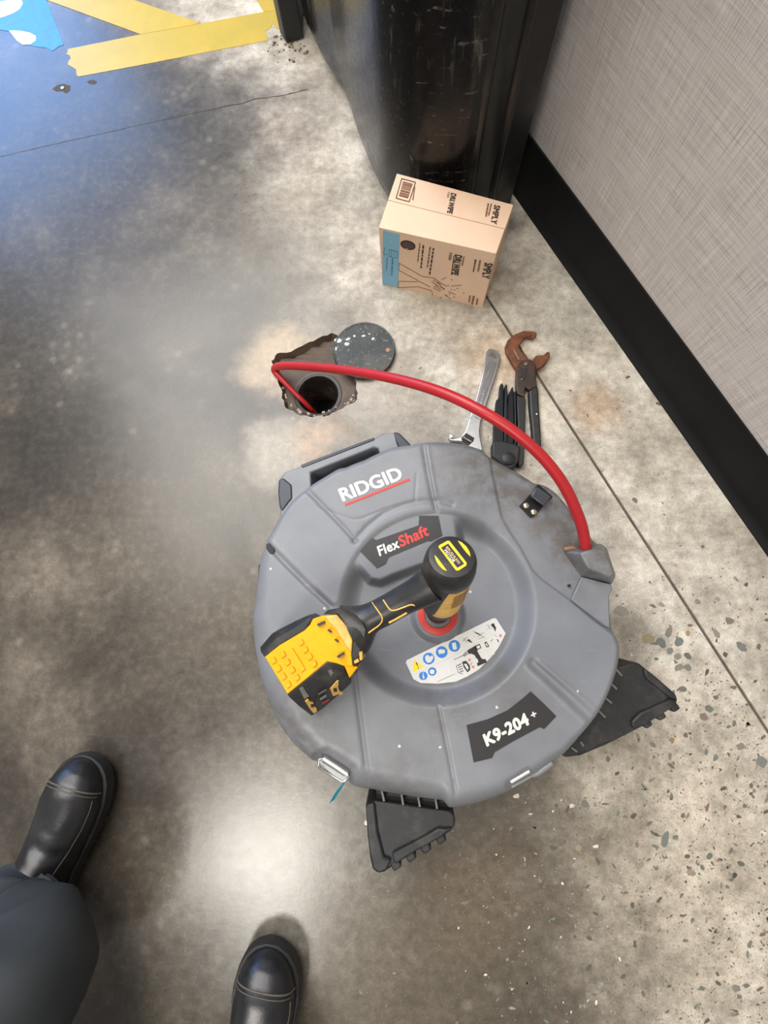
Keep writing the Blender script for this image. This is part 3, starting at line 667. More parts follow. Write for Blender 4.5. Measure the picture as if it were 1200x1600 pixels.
MB().prism([U(a, b, T+.0005) for a, b in ell(890, 915, 2.2, n=12)], T-.002-.004).build('screw_hole', mat('deep_black', (16, 16, 17), .6), droot)
decal('slot', [(417, 851), (421, 849), (429, 858), (428, 865), (423, 866), (417, 858)], pl(T-.003), mat('deep_black', (16, 16, 17), .6), droot, .0035)
MB().prism([U(a, b, T-.03) for a, b in [(404, 882), (411, 886), (411, 898), (407, 922), (403, 915)]], .12).build('side_clip', mat('deep_black', (16, 16, 17), .6), droot)
# clip bracket with two screws
br = MB().prism([U(a, b, T+.001) for a, b in [(812, 790), (829, 772), (852, 788), (834, 807), (829, 808)]], T-.006).build('clip_bracket', mat('black_steel', (30, 30, 32), .35, .3, var=.2), droot, bevel=.0008)
MB().prism([U(a, b, T+.016) for a, b in [(829, 775), (839, 759), (862, 776), (851, 791)]], T+.012).build('clip_hood', mat('clip_steel', (74, 77, 82), .32, .4, var=.12), br, bevel=.002)
MB().prism([U(a, b, T+.012) for a, b in [(840, 758), (842, 757), (864, 776), (862, 779)]], T-.006).build('clip_back', mat('black_steel', (30, 30, 32), .35), br)
for x, y in ((822, 790), (834, 800)):
    MB().lathe(U(x, y, T+.001), Vector((0, 0, 1)), [(.0048, 0), (.0046, .0015), (.0030, .0028), (.0008, .003)], 16).build('screw', mat('brass_screw', (206, 190, 156), .3, .8), br)
# latches
lp = MB().prism([U(a, b, T-.022) for a, b in [(498, 1191), (502, 1184), (546, 1212), (540, 1222), (531, 1222)]], .11).build('latch', mat('galvanised', (150, 152, 150), .4, .5, var=.08), droot, bevel=.001)
MB().tube([U(a, b, T-.012) for a, b in [(498, 1196), (499, 1187), (504, 1184), (543, 1209), (545, 1214), (538, 1221), (533, 1221), (500, 1200), (498, 1194)]], .0017, 8).build('latch_wire', CHROME, lp)
MB().tube([U(a, b, T-.011) for a, b in [(505, 1185), (524, 1197), (543, 1210)]], .0028, 10).build('latch_bar', WHITE_INK if False else mat('bright_steel', (236, 234, 228), .3, .6), lp)
TEAL = mat('teal_cord', (52, 142, 158), .6, var=.15, scale=150)
m = MB(); q = [U(537, 1222, .165), U(530, 1232, .16), U(524, 1241, .155), U(517, 1253, .15)]
for k, (wd, off) in enumerate(((.004, 0), (.005, .004))):
    e = Vector((.8, .5, 0)); pts = [p+e*off for p in q]
    m.loft([[p-e*ww*s, p+e*ww*s, p+e*ww*s+Vector((0, 0, .001)), p-e*ww*s+Vector((0, 0, .001))] for p, ww, s in zip(pts, [wd]*4, [.35, .8, 1, .9])])
tag(m.build('tag_strip', TEAL, lp, smooth=0), 'teal ribbon tied to the latch')
lp2 = MB().prism([U(a, b, T-.02) for a, b in [(797, 1225), (829, 1206), (832, 1214), (800, 1232)]], .11).build('latch', mat('galvanised', (150, 152, 150), .4, .5), droot, bevel=.001)
MB().tube([U(798, 1222, T-.008), U(827, 1205, T-.008)], .0024, 10).build('latch_bar', mat('bright_steel', (236, 234, 228), .3, .6), lp2)
MB().tube([U(831, 1211, T-.02), U(838, 1208, T-.016), U(848, 1202, T-.014), U(862, 1192, T-.014)], [.004, .005, .005, .004], 12).build('latch_hinge', DRUM, droot)
# red hose
HOSE = mat('red_hose', (168, 26, 32), 0.38, var=0.06, scale=60, dirt=(150, 40, 40), dirt_amt=.5)
hpts = [(918, 876, .204), (916.5, 866, .210), (912, 835, .232), (903, 805, .252), (882, 760, .278), (850, 717, .297), (806, 677, .310), (753, 643, .312), (692, 614, .295), (630, 595, .258), (570, 583, .205), (515, 575.5, .145), (470, 572, .085), (444, 571.5, .045), (432, 573.5, .022), (429.5, 579, .010), (437, 589, .006), (452, 605, .000), (468, 621, -.010), (481, 634, -.026), (492, 646, -.05), (503, 659, -.08), (516, 678, -.125)]
hs = spline([U(*p) for p in hpts], 8)
rad = [0.0084]*len(hs); 
for i in range(len(hs)):
    if i > 15*8: rad[i] = max(0.0056, 0.0084-(i-15*8)*0.00018)
tag(MB().tube(hs, rad, 16).build('hose', HOSE, droot, smooth=60), 'thick red hose arching from the guide into the drain')
MB().tube([U(876+5, 858, T), U(893, 856, T+.002), U(904, 860, T+.003)], [.004, .005, .004], 10).build('guide_bolt', mat('rusty_brown', (128, 96, 72), .5, .3, var=.3), droot)
# centre boss ring
RINGM = mat('red_ring', (190, 48, 36), .5, var=.15, scale=80, dirt=(130, 60, 50), dirt_amt=.5)
bz = T-0.026+0.017
bc = U(684, 960, bz)
MB().lathe(bc, Vector((0, 0, 1)), [(.0315, -.004), (.0315, .0012), (.030, .002), (.021, .002), (.0205, -.002)], 48).build('red_ring', RINGM, droot, smooth=40)
MB().lathe(bc, Vector((0, 0, 1)), [(.020, -.004), (.020, .0008), (.004, .0008)], 40).build('hub', DRUM, droot, smooth=40)
# lettering and labels
SOLID = pl(T+0.0003)
text('brand_lettering', 'RIDGID', (535.5, 783.5), (631, 747), (527.5, 765), WHITE_INK, droot, SOLID, off=.0006, bold=.035, space=.96)
decal('underline', bar(539, 789, 640, 749, 3.6), SOLID, RED_INK, droot, .0006)
PADP = pl(T-0.0033)
flex = decal('name_plate', [(561, 860), (580, 840), (588, 844), (654, 821), (655, 806), (685, 806), (691, 837), (673, 846), (669, 845), (607, 871), (603, 881), (589, 888)], PADP, BLACK_INK, droot, .0008)
text('lettering', 'Flex', (593, 869), (625, 855), (588.5, 854.5), WHITE_INK, flex, PADP, .0012, bold=.03)
text('lettering', 'Shaft', (626, 855), (671, 835.5), (621, 839), RED_INK, flex, PADP, .0012, bold=.03)
k9 = decal('model_plate', [(729, 1133), (762, 1124), (793, 1110), (816, 1092), (829, 1080.5), (849, 1099), (869, 1119), (850, 1139), (843, 1136), (800, 1159), (773, 1175), (769, 1184), (740, 1191)], SOLID, BLACK_INK, droot, .0008)
text('lettering', 'K9-204', (760, 1165.5), (828, 1130), (753.5, 1148.5), WHITE_INK, k9, SOLID, .0012, bold=.05)
m = MB(); decal_mb(m, bar(829.5, 1118, 837.5, 1114, 2.2), SOLID, .0012); decal_mb(m, bar(832, 1112, 835, 1120, 2.2), SOLID, .00121); m.build('plus_sign', WHITE_INK, k9, smooth=0)
FLR = pl(T-0.026+0.0010)
stk = decal('warning_label', [(634, 1035), (636, 1031), (770, 966), (775, 966), (790, 989.5), (786, 998), (778, 1013), (767, 1027), (748, 1046), (730, 1057), (712, 1065), (684, 1068), (657, 1067), (646, 1061)], FLR, WHITE_INK, droot, .0008)
def lab(px, material, off=.0012, name='icon'): return decal(name, px, FLR, material, stk, off)
def lc(x, y): return (620+x/5.4545, 940+y/5.4545)
for x, y, r in ((272, 485, 50), (382, 430, 50), (490, 377, 50), (225, 632, 36), (302, 595, 36)):
    lab([lc(a, b) for a, b in ell(x, y, r)], BLUE_INK)
for pts in ([(240, 470), (262, 450), (280, 470), (305, 455), (312, 480), (290, 515), (262, 522), (245, 500)], [(350, 415), (375, 405), (408, 410), (412, 430), (392, 445), (380, 440), (362, 450)], [(468, 355), (500, 345), (512, 400), (496, 410), (478, 405)],
            [(219, 622), (231, 622), (236, 655), (222, 657)], [(218, 606), (228, 606), (228, 615), (218, 615)], [(282, 585), (298, 575), (322, 585), (318, 612), (296, 618), (280, 605)]):
    lab([lc(a, b) for a, b in pts], WHITE_INK, .0016)
lab([lc(*p) for p in ((143, 495), (233, 552), (138, 604))], YELLOW_INK)
m = MB(); decal_mb(m, [lc(*p) for p in ((160, 520), (170, 517), (182, 552), (178, 554))], FLR, .0016); decal_mb(m, [lc(a, b) for a, b in ell(184, 565, 5, n=8)], FLR, .0016); m.build('icon', BLACK_INK, stk, smooth=0)
# drill pictogram
lab([lc(*p) for p in ((597, 418), (625, 400), (640, 392), (660, 380), (672, 378), (690, 430), (712, 470), (725, 488), (755, 490), (768, 515), (690, 550), (680, 528), (695, 515), (688, 490), (672, 478), (668, 462), (655, 452), (630, 442), (612, 448))], BLACK_INK)
lab([lc(*p) for p in ((662, 378), (705, 360), (720, 395), (680, 415))], BLACK_INK); lab([lc(*p) for p in ((675, 382), (702, 370), (710, 392), (684, 403))], WHITE_INK, .0016)
lab([lc(*p) for p in bar(485, 495, 572, 455, 7)], mat('grey_ink', (130, 130, 130), .5)); lab([lc(*p) for p in ((560, 455), (590, 420), (605, 450), (575, 470))], mat('grey_ink', (130, 130, 130), .5))
lab([lc(*p) for p in ((555, 512), (592, 505), (622, 545), (625, 580), (602, 602), (570, 560))], BLACK_INK); lab([lc(*p) for p in ((570, 530), (592, 528), (610, 560), (604, 584), (586, 560))], WHITE_INK, .0016)
for i in range(4): lab([lc(*p) for p in bar(515+i*8, 545+i*18, 550+i*6, 528+i*20, 6)], BLACK_INK)
lab([lc(*p) for p in bar(505, 540, 520, 600, 4)], BLACK_INK); lab([lc(*p) for p in bar(520, 600, 560, 618, 4)], BLACK_INK)
for x, y in ((620, 497), (650, 555), (882, 290)):
    m = MB(); decal_mb(m, [lc(*p) for p in bar(x-12, y-12, x+12, y+12, 5)], FLR, .0012); decal_mb(m, [lc(*p) for p in bar(x+12, y-12, x-12, y+12, 5)], FLR, .0013); m.build('icon', RED_INK, stk, smooth=0)
for x, y in ((632, 528), (805, 330)):
    m = MB(); decal_mb(m, [lc(*p) for p in bar(x-10, y, x-2, y+10, 5)], FLR, .0012); decal_mb(m, [lc(*p) for p in bar(x-2, y+10, x+12, y-12, 5)], FLR, .0013); m.build('icon', GREEN_INK, stk, smooth=0)
lab([lc(*p) for p in ((745, 350), (762, 338), (785, 375), (780, 388), (760, 388))], BLACK_INK); lab([lc(*p) for p in ((755, 356), (764, 352), (775, 376), (764, 380))], WHITE_INK, .0016)
for pts in ([(800, 195), (825, 183), (845, 225), (838, 258), (825, 225), (808, 212)], [(645, 250), (690, 268), (715, 290), (680, 275)], [(595, 330), (615, 318), (645, 352), (620, 345)], [(850, 318), (862, 322), (870, 350), (860, 342)]):
    lab([lc(*p) for p in pts], BLACK_INK)
for q in ((765, 200, 790, 205), (790, 205, 780, 225), (780, 225, 808, 232), (690, 300, 740, 262), (700, 268, 735, 305), (560, 340, 600, 300), (565, 310, 600, 355), (695, 320, 750, 300), (835, 285, 852, 300)):
    lab([lc(*p) for p in bar(*q, 4)], mat('grey_ink', (130, 130, 130), .5))
for q in ((135, 622, 500, 455), (500, 455, 905, 240), (440, 478, 530, 660), (540, 325, 575, 395), (650, 270, 690, 345), (755, 215, 800, 290)):
    lab([lc(*p) for p in bar(*q, 2)], mat('pale_rule', (200, 198, 192), .5))
for i in range(3): lab([lc(*p) for p in bar(755+i*12, 420+i*24, 815+i*10, 392+i*26, 5)], mat('pale_rule', (200, 198, 192), .5))
lab([lc(*p) for p in bar(345, 682, 495, 615, 4)], mat('grey_ink', (130, 130, 130), .5))

# ------------------------------------------------------------------ the drill
C0 = U(684, 958, bz+.001); C1 = U(706, 869, .376)
AX = (C1-C0).normalized(); LEN = (C1-C0).length
Bt = U(480, 1036, .30)
HA = Bt-C0; HA = (HA-AX*HA.dot(AX)).normalized(); HB = AX.cross(HA)
drill = empty('cordless_drill', C0); tag(drill, 'yellow and black cordless drill standing nose down in the drum centre', 'drill')
s = LEN/0.19
def lat(name, prof, material, **k): return MB().lathe(C0, AX, prof, 40, HA).build(name, material, drill, **k)
lat('chuck', [(.004, 0), (.017, 0), (.019, .006), (.019, .022), (.022, .026), (.022, .040*s), (.020, .045*s)], BLACK_PLASTIC, smooth=40)
lat('nose_collar', [(.019, .036*s), (.0265, .040*s), (.0285, .046*s), (.0285, .056*s), (.027, .060*s)], BLACK_PLASTIC, smooth=40)
body = lat('gear_housing', [(.024, .050*s), (.0295, .058*s), (.0305, .070*s), (.0315, .10*s), (.0322, .14*s), (.0318, .160*s)], WORN_YELLOW, smooth=40)
cap = lat('motor_cap', [(.0315, .150*s), (.0335, .153*s), (.0338, .165*s), (.0325, .178*s), (.0300, .186*s), (.0278, .1892*s), (.022, .190*s), (.001, .190*s)], BLACK_PLASTIC, smooth=40)
CP = (C1, AX)
fo = [(685, 855), (687, 852), (699, 845.5), (702.5, 846), (729, 880), (728.5, 884), (716, 892), (712.5, 891.5)]
def inset(pts, k): c = (sum(p[0] for p in pts)/len(pts), sum(p[1] for p in pts)/len(pts)); return [(c[0]+(p[0]-c[0])*k, c[1]+(p[1]-c[1])*k) for p in pts]
decal('badge_frame', fo, CP, YELLOW_INK, cap, .0010)
fi = [(689, 856.5), (700, 850), (725, 881.5), (714.5, 888)]
decal('badge', fi, CP, BLACK_INK, cap, .0014)
text('lettering', 'BRUSHLESS', (696.2, 856.6), (716.4, 882.6), (699.2, 854.4), mat('tan_ink', (226, 190, 130), .5), cap, CP, .0019, bold=.01)
text('lettering', 'MOTOR', (693.4, 861.4), (708.2, 880.6), (696.8, 858.9), WHITE_INK, cap, CP, .0019, bold=.03)
for px in ([(679, 868), (683, 872), (689, 880), (695, 888), (698, 892.5), (692, 890), (686, 884), (681, 876)], [(715.5, 845.5), (721, 848), (728, 854), (733, 862), (735, 870), (729, 864), (722, 855)]):
    decal('cooling_vent', px, CP, YELLOW_INK, cap, .0012)
# label window on the housing side facing the lower right
dside = (U(720, 940, .3)-U(706, 880, .3)); dside = (dside-AX*dside.dot(AX)).normalized(); dt = AX.cross(dside)
for sgn, a0, a1, z0, z1, mm in ((1, .0, .75, .100, .140, mat('spec_label', (150, 104, 48), .5, var=.4, scale=400)),):
    m = MB(); n = 10; rr = .0326
    rows = []
    for z in (z0*s, z1*s): rows.append([C0+AX*z+(dside*math.cos(q)+dt*math.sin(q))*rr for q in [a0+(a1-a0)*i/n for i in range(n+1)]])
    m.loft(rows, close=False, caps=(False, False)).build('spec_label', mm, body)
for q0 in (-1.0, -.45, .1, .65, 1.2):
    c = C0+AX*.0605*s+(dside*math.cos(q0)+dt*math.sin(q0))*.0288; t_ = -dside*math.sin(q0)+dt*math.cos(q0)
    MB().box(c, t_*.005, (dside*math.cos(q0)+dt*math.sin(q0))*.0008, AX*.0018).build('torque_mark', WORN_YELLOW, body, smooth=0)
# black overmould wrapping the grip side of the housing
m = MB(); rows = []
for z, rr, hw_ in ((.060, .0312, .55), (.075, .0325, .70), (.10, .0332, .80), (.13, .0336, .92), (.155, .0336, 1.05)):
    rows.append([C0+AX*z*s+(HA*math.cos(q)+HB*math.sin(q))*rr for q in np.linspace(-hw_, hw_, 19)]+[C0+AX*z*s+(HA*math.cos(q)+HB*math.sin(q))*(rr-.004) for q in np.linspace(hw_, -hw_, 19)])
m.loft(rows).build('overmould', BLACK_PLASTIC, body, smooth=40)
# handle
def ell_ring(c, a, b, ra, rb, n=20): return [c+a*ra*math.cos(2*math.pi*k/n)+b*rb*math.sin(2*math.pi*k/n) for k in range(n)]
hc = [(676, 912, .325), (655, 925, .318), (630, 938, .308), (600, 955, .298), (578, 966, .292), (564, 976, .288), (552, 983, .286)]
hr = [(.024, .026), (.021, .022), (.0195, .020), (.0195, .020), (.020, .021), (.024, .030), (.026, .037)]
hw = [U(*p) for p in hc]; rings = []
for i, (p, (ra, rb)) in enumerate(zip(hw, hr)):
    t = (hw[min(i+1, len(hw)-1)]-hw[max(i-1, 0)]).normalized(); bb = t.cross(Vector((0, 0, 1))).normalized(); aa = bb.cross(t)
    rings.append(ell_ring(p, aa, bb, ra, rb))
# resample smoothly
sm = []
for j in range(len(rings[0])): sm.append(spline([r_[j] for r_ in rings], 5))
rings = [[sm[j][i] for j in range(len(sm))] for i in range(len(sm[0]))]
hnd = MB().loft(rings).build('grip', BLACK_PLASTIC, drill, smooth=60)
GB = BVHTree.FromPolygons([tuple(p) for r_ in rings for p in r_], [(k*20+i, k*20+(i+1) % 20, (k+1)*20+(i+1) % 20, (k+1)*20+i) for k in range(len(rings)-1) for i in range(20)])
def cast(bvh, x, y, off):
    hit, nn, _, _ = bvh.ray_cast(EYE, ray(x, y).normalized())
    if hit is None: return None
    if nn.dot(EYE-hit) < 0: nn = -nn
    return hit+nn*off
def trim(pxs, r=.0011):
    P = []
    for (a, b), (c, d) in zip(pxs, pxs[1:]):
        n = max(2, int(math.hypot(c-a, d-b)/5)); P += [(a+(c-a)*k/n, b+(d-b)*k/n) for k in range(n)]
    P.append(pxs[-1])
    pts = [q for q in (cast(GB, a, b, .0003) for a, b in P) if q is not None]
    if len(pts) < 3: return
    pts = [sum((pts[max(0, min(len(pts)-1, i+j))] for j in (-1, 0, 1)), Vector())/3 for i in range(len(pts))]
    MB().tube(pts, r, 6).build('yellow_trim', WORN_YELLOW, hnd)
trim([(580.5, 940), (590, 953), (599, 966), (595, 975), (574, 990)], .0010)
trim([(598, 936), (604, 945), (609, 953), (615, 954.5), (630, 949), (644, 943.5), (648.5, 947)], .0010)
trim([(552, 959), (563, 972), (571, 986)], .0008)
trim([(606, 973.5), (622, 965), (637.5, 956)], .0016)
# battery foot: black flare, yellow latch block, pack
def q3(*p): return [U(a, b, h) for a, b, h in p]
pack = MB(); 
yt = q3((413.5, 1026, .292), (436, 1008, .295), (476, 984, .300), (484, 976, .302), (488.5, 967, .303), (503, 962, .306), (526, 960, .310), (540, 978, .308), (550, 1000, .304), (549, 1024, .299), (551, 1041, .294), (560, 1042, .290), (546, 1060, .284), (538, 1041, .292), (526, 1037, .294), (511, 1034, .296), (480, 1060, .292), (449, 1085, .288))
m = MB(); m.prism(yt, .225); shell = m.build('battery_pack', DRILL_YELLOW, drill, bevel=.0015); tag(shell, 'bright yellow and black slide-on battery pack')
ul = MB()
A = q3((413.5, 1026.5, .2915), (436, 1008, .2945), (476, 984.5, .2995), (488.5, 967.5, .302))
Bq = q3((406, 1012, .276), (425, 990, .283), (462, 970, .289), (482, 961, .292))
Cq = [Vector((p.x, p.y, .215)) for p in q3((404, 1010, .262), (422, 985, .268), (460, 966, .275), (480, 959, .279))]
D_ = [Vector((p.x, p.y, .215)) for p in A]
up = Vector((0, 0, .0012))
A = [p+up for p in A]; Bm = [a.lerp(b, .5)+Vector((0, 0, .005)) for a, b in zip(A, Bq)]
ul.loft([list(x) for x in zip(A, Bm, Bq, Cq, D_)]).build('pack_side', BLACK_PLASTIC, shell, smooth=40, bevel=.001)
lr = MB()
A = [p+up for p in q3((449, 1085, .288), (480, 1060, .292), (511, 1034, .296), (526, 1037, .294), (538, 1041, .291))]
M1 = q3((453, 1091, .286), (484, 1068, .290), (514, 1042, .293), (528, 1046, .291), (539, 1050, .288))
M2 = q3((468, 1104, .272), (498, 1085, .276), (526, 1065, .279), (534, 1060, .278), (541, 1057, .277))
M3 = q3((489, 1119, .215), (505, 1107, .217), (530, 1085, .219), (541, 1075, .22), (549, 1067, .222))
M3[0] = U(487, 1119, .215)
D_ = [Vector((p.x, p.y, .205)) for p in A]
side2 = lr.loft([list(x) for x in zip(A, M1, M2, M3, D_)]).build('pack_side', BLACK_PLASTIC, shell, smooth=25, bevel=.0012)
# print, tabs and contacts on the labelled side: plane through M2-M3
nrm = (M2[2]-M2[0]).cross(M3[0]-M2[0]).normalized()
if nrm.dot(EYE-M2[0]) < 0: nrm = -nrm
SP = (M2[0]+nrm*.0006, nrm)
def bp(x, y): return (400+x/6.667, 940+y/6.667)
for pts in ([(510, 1035), (540, 1010), (560, 1035), (590, 1040), (608, 1085), (625, 1100), (632, 1135), (600, 1158), (570, 1125)], [(770, 905), (835, 830), (855, 815), (858, 850), (850, 880), (870, 930), (900, 935), (898, 960), (872, 970), (862, 955), (800, 978)]):
    decal('yellow_tab', [bp(*p) for p in pts], SP, WORN_YELLOW, side2, .0012)
for pts in ([(565, 1062), (600, 1058), (606, 1085), (572, 1092)], [(800, 895), (835, 890), (842, 925), (808, 932)]): decal('tab_mark', [bp(*p) for p in pts], SP, BLACK_INK, side2, .0018)
for pts in ([(455, 915), (490, 890), (552, 985), (505, 1020)], [(750, 720), (785, 705), (840, 800), (800, 830)]):
    P = [U(*bp(*p), h) for p, h in zip(pts, (.2915, .2905, .279, .279))]; nn = (P[1]-P[0]).cross(P[2]-P[0]).normalized(); nn = nn if nn.z > 0 else -nn
    MB().ngon_prism([p+nn*.0005 for p in P], -nn*.004).build('metal_contact', STEEL, side2, smooth=0)
text('lettering', '~2', bp(690, 1062), bp(762, 1022), bp(680, 1040), RED_INK, side2, SP, .0014, bold=.04)
text('lettering', '~3', bp(672, 1025), bp(735, 985), bp(655, 985), mat('grey_print', (150, 148, 144), .5), side2, SP, .0014, bold=.02)
text('lettering', '~7', bp(650, 965), bp(730, 915), bp(640, 945), mat('grey_print', (150, 148, 144), .5), side2, SP, .0014)
# moulded pads on the yellow face
def lerp2(u, v):  # u along the pack, v across, in the crop coordinates of the yellow face
    a, b, c, d = (100, 585), (500, 335), (690, 640), (320, 945)
    return ((a[0]*(1-u)+b[0]*u)*(1-v)+(d[0]*(1-u)+c[0]*u)*v, (a[1]*(1-u)+b[1]*u)*(1-v)+(d[1]*(1-u)+c[1]*u)*v)
fn = (yt[2]-yt[0]).cross(yt[17]-yt[0]).normalized(); fn = fn if fn.z > 0 else -fn
FP = (yt[0].lerp(yt[17], .5), fn)
YREC = mat('drill_yellow_recess', (214, 150, 8), 0.5, var=.08, scale=60)
for i in range(4):
    for j in range(4):
        u, v = .12+i*.24, .10+j*.235
        if i == 2: continue
        q = [lerp2(u-.06, v), lerp2(u+.06, v), lerp2(u+.06, v+.13), lerp2(u-.06, v+.13)]
        P = [UP(*bp(*p), *FP)+fn*.0022 for p in q]
        MB().prism(P, -fn*.004).build('grip_pad', DRILL_YELLOW, shell, bevel=.0006)
q = [lerp2(.50, .16), lerp2(.62, .16), lerp2(.62, .84), lerp2(.50, .84)]
MB().prism([UP(*bp(*p), *FP)+fn*.0016 for p in q], -fn*.003).build('grip_pad', DRILL_YELLOW, shell, bevel=.0006)
# latch block and black flare next to the grip
MB().prism(q3((506, 963, .311), (526, 960, .314), (541, 978, .313), (551, 1000, .309), (549, 1020, .303), (540, 1010, .306), (525, 985, .310)), .24).build('tool_foot', WORN_YELLOW, drill, bevel=.002)
fm = MB().prism(q3((505, 960, .305), (512, 953, .309), (526, 950, .314), (542, 955, .318), (555, 961, .318), (566, 972, .316), (572, 984, .312), (569, 1005, .304), (566, 1030, .296), (558, 1041, .291), (551, 1040, .293), (549, 1024, .298), (552, 1000, .306), (541, 977, .311), (528, 959.5, .313)), .235)
foot_b = fm.build('foot_flare', BLACK_PLASTIC, drill, bevel=.004, seg=3)
for pts in (((561, 1019, .307), (566, 1018, .306), (566, 1031, .301), (562, 1032, .301)), ((553, 1033, .302), (559, 1029, .303), (561, 1034, .301), (554, 1037, .300))):
    MB().prism(q3(*pts), .26).build('yellow_tab', WORN_YELLOW, foot_b)
for pts in ((496, 977, 507, 972), (527, 1027, 537, 1021)): MB().prism([U(a, b, .3085 if b < 1000 else .3045) for a, b in bar(*pts, 4)], .28).build('slot', BLACK_INK, shell)
for x, y in ((514, 987), (525, 1002)): MB().prism([U(a, b, .309) for a, b in bar(x-2, y-3, x+3, y+1, 2.2)], .28).build('slot', BLACK_INK, shell)

# ------------------------------------------------------------------ cardboard carton
hB = 0.16
bx = [U(592, 357, hB), U(775, 398, hB), U(802, 322, hB), U(620, 273, hB)]
bx = [Vector((p.x, p.y, 0)) for p in bx]
cb = sum(bx, Vector())/4
cart = empty('carton', cb); tag(cart, 'small brown cardboard carton of wipes standing against the black door', 'box')
CARD = mat('cardboard', (222, 189, 160), 0.75, var=0.05, scale=14, bump=.08, bscale=300)
m = MB(); m.add(bx+[p+Vector((0, 0, hB)) for p in bx], [(3, 2, 1, 0), (0, 1, 5, 4), (1, 2, 6, 5), (2, 3, 7, 6), (3, 0, 4, 7)])
body_c = m.build('carton_body', CARD, cart, smooth=0)
e1 = (bx[1]-bx[0]).normalized(); mid0, mid1 = bx[0].lerp(bx[3], .5), bx[1].lerp(bx[2], .5); z = Vector((0, 0, hB))
g = (bx[3]-bx[0]).normalized()*.0007
for quad in ((bx[0], bx[1], mid1-g, mid0-g), (mid0+g, mid1+g, bx[2], bx[3])):
    MB().prism([p+z+Vector((0, 0, .0028)) for p in quad], hB-.001).build('top_flap', CARD, cart, bevel=.001)
BT = (Vector((0, 0, hB+.0031)), Vector((0, 0, 1)))
fnm = Vector((e1.y, -e1.x, 0)); fnm = fnm if fnm.dot(-cb) > 0 else -fnm
BF = (bx[0]+fnm*.0002, fnm)
def box_text(s_, p0, p1, p2, pl_, ink=DARK_INK, **k): return text('lettering', s_, p0, p1, p2, ink, cart, pl_, .0005, **k)
def fcr(x, y): return (560+x/4.2857, 250+y/4.2857)
T1 = lambda s_, a, b, c, pl_, **k: box_text(s_, fcr(*a), fcr(*b), fcr(*c), pl_, **k)
T1('SMPLY', (848, 686), (828, 790), (900, 692), BF, bold=.045)
T1('DRI.WIPE', (650, 630), (626, 765), (694, 640), BF, bold=.05)
T1('5500', (612, 618), (602, 668), (630, 622), BF, bold=.02)
T1('~15', (808, 668), (793, 745), (828, 672), BF, ink=BROWN_INK)
T1('~15', (778, 664), (762, 748), (796, 668), BF, ink=DARK_INK)
T1('~6', (700, 645), (688, 705), (716, 648), BF, ink=BROWN_INK)
T1('~28', (496, 588), (470, 765), (514, 592), BF, bold=.03)
T1('~22', (474, 580), (455, 720), (490, 584), BF, ink=BROWN_INK)
T1('~25', (428, 568), (412, 722), (446, 572), BF, bold=.03)
T1('~15', (406, 556), (392, 680), (420, 560), BF, ink=BROWN_INK)
T1('~4', (790, 925), (784, 968), (808, 928), BF, ink=BROWN_INK); T1('~6', (764, 908), (752, 965), (786, 912), BF, ink=BROWN_INK, bold=.02); T1('~5', (742, 905), (734, 952), (758, 908), BF, ink=BROWN_INK)
decal('underline', [fcr(*p) for p in bar(640, 640, 622, 770, 5)], BF, DARK_INK, cart, .0005)
T1('SMPLY', (912, 300), (886, 425), (950, 308), BT, bold=.04)
T1('DRI.WIPE', (622, 220), (594, 355), (655, 228), BT, bold=.045)
T1('5500', (600, 212), (590, 250), (614, 216), BT, ink=BROWN_INK)
T1('~15', (884, 292), (864, 372), (900, 296), BT, ink=BROWN_INK)
T1('~15', (862, 290), (846, 378), (880, 294), BT, ink=BROWN_INK)
T1('~12', (372, 178), (358, 270), (385, 182), BT, ink=BROWN_INK)
# barcode frame on the lid
m = MB(); fr_ = [(290, 125), (382, 150), (340, 280), (252, 256)]
for a_, b_ in zip(fr_, fr_[1:]+fr_[:1]): decal_mb(m, [fcr(*p) for p in bar(*a_, *b_, 5)], BT, .0005)
m.build('barcode_frame', DARK_INK, cart, smooth=0)
m = MB(); r = random.Random(3); t = .12
while t < .9:
    wv_ = r.choice((.012, .02, .032)); a_ = (290+(252-290)*t, 125+(256-125)*t); b_ = (382+(340-382)*t, 150+(280-150)*t)
    p_, q_ = (a_[0]*.85+b_[0]*.15, a_[1]*.85+b_[1]*.15), (a_[0]*.15+b_[0]*.85, a_[1]*.15+b_[1]*.85)
    decal_mb(m, [fcr(*p) for p in bar(*p_, *q_, wv_*130)], BT, .0005); t += wv_+r.choice((.02, .035))
m.build('barcode', BROWN_INK, cart, smooth=0)
# blue panel, round stamp and line drawing on the front
decal('blue_panel', [fcr(*p) for p in [(165, 470), (275, 497), (266, 852), (160, 828)]], BF, mat('pale_blue_print', (128, 176, 198), .7, var=.05), cart, .0004)
m = MB()
for q in ((174, 588, 182, 590), (174, 588, 170, 628), (170, 628, 190, 634), (205, 596, 262, 612), (262, 612, 258, 656), (258, 656, 206, 645), (208, 600, 204, 645), (222, 605, 220, 645), (238, 612, 236, 640)): decal_mb(m, [fcr(*p) for p in bar(*q, 3.5)], BF, .0007)
m.build('teal_mark', mat('teal_print', (40, 122, 130), .7), cart, smooth=0)
T1('~10', (222, 658), (216, 770), (240, 660), BF, ink=mat('teal_print', (40, 122, 130), .7), bold=.03); T1('~11', (188, 655), (182, 735), (202, 657), BF, ink=mat('blue_print', (70, 120, 160), .7))
decal('round_stamp', [fcr(a, b) for a, b in ell(332, 570, 52, 30, .28, 32)], BF, DARK_INK, cart, .0004)
decal('stamp_face', [fcr(a, b) for a, b in ell(332, 570, 42, 22, .28, 32)], BF, mat('stamp_fill', (84, 66, 54), .7), cart, .0006)
T1('USA', (322, 556), (316, 596), (346, 560), BF, ink=CARD, bold=.03)
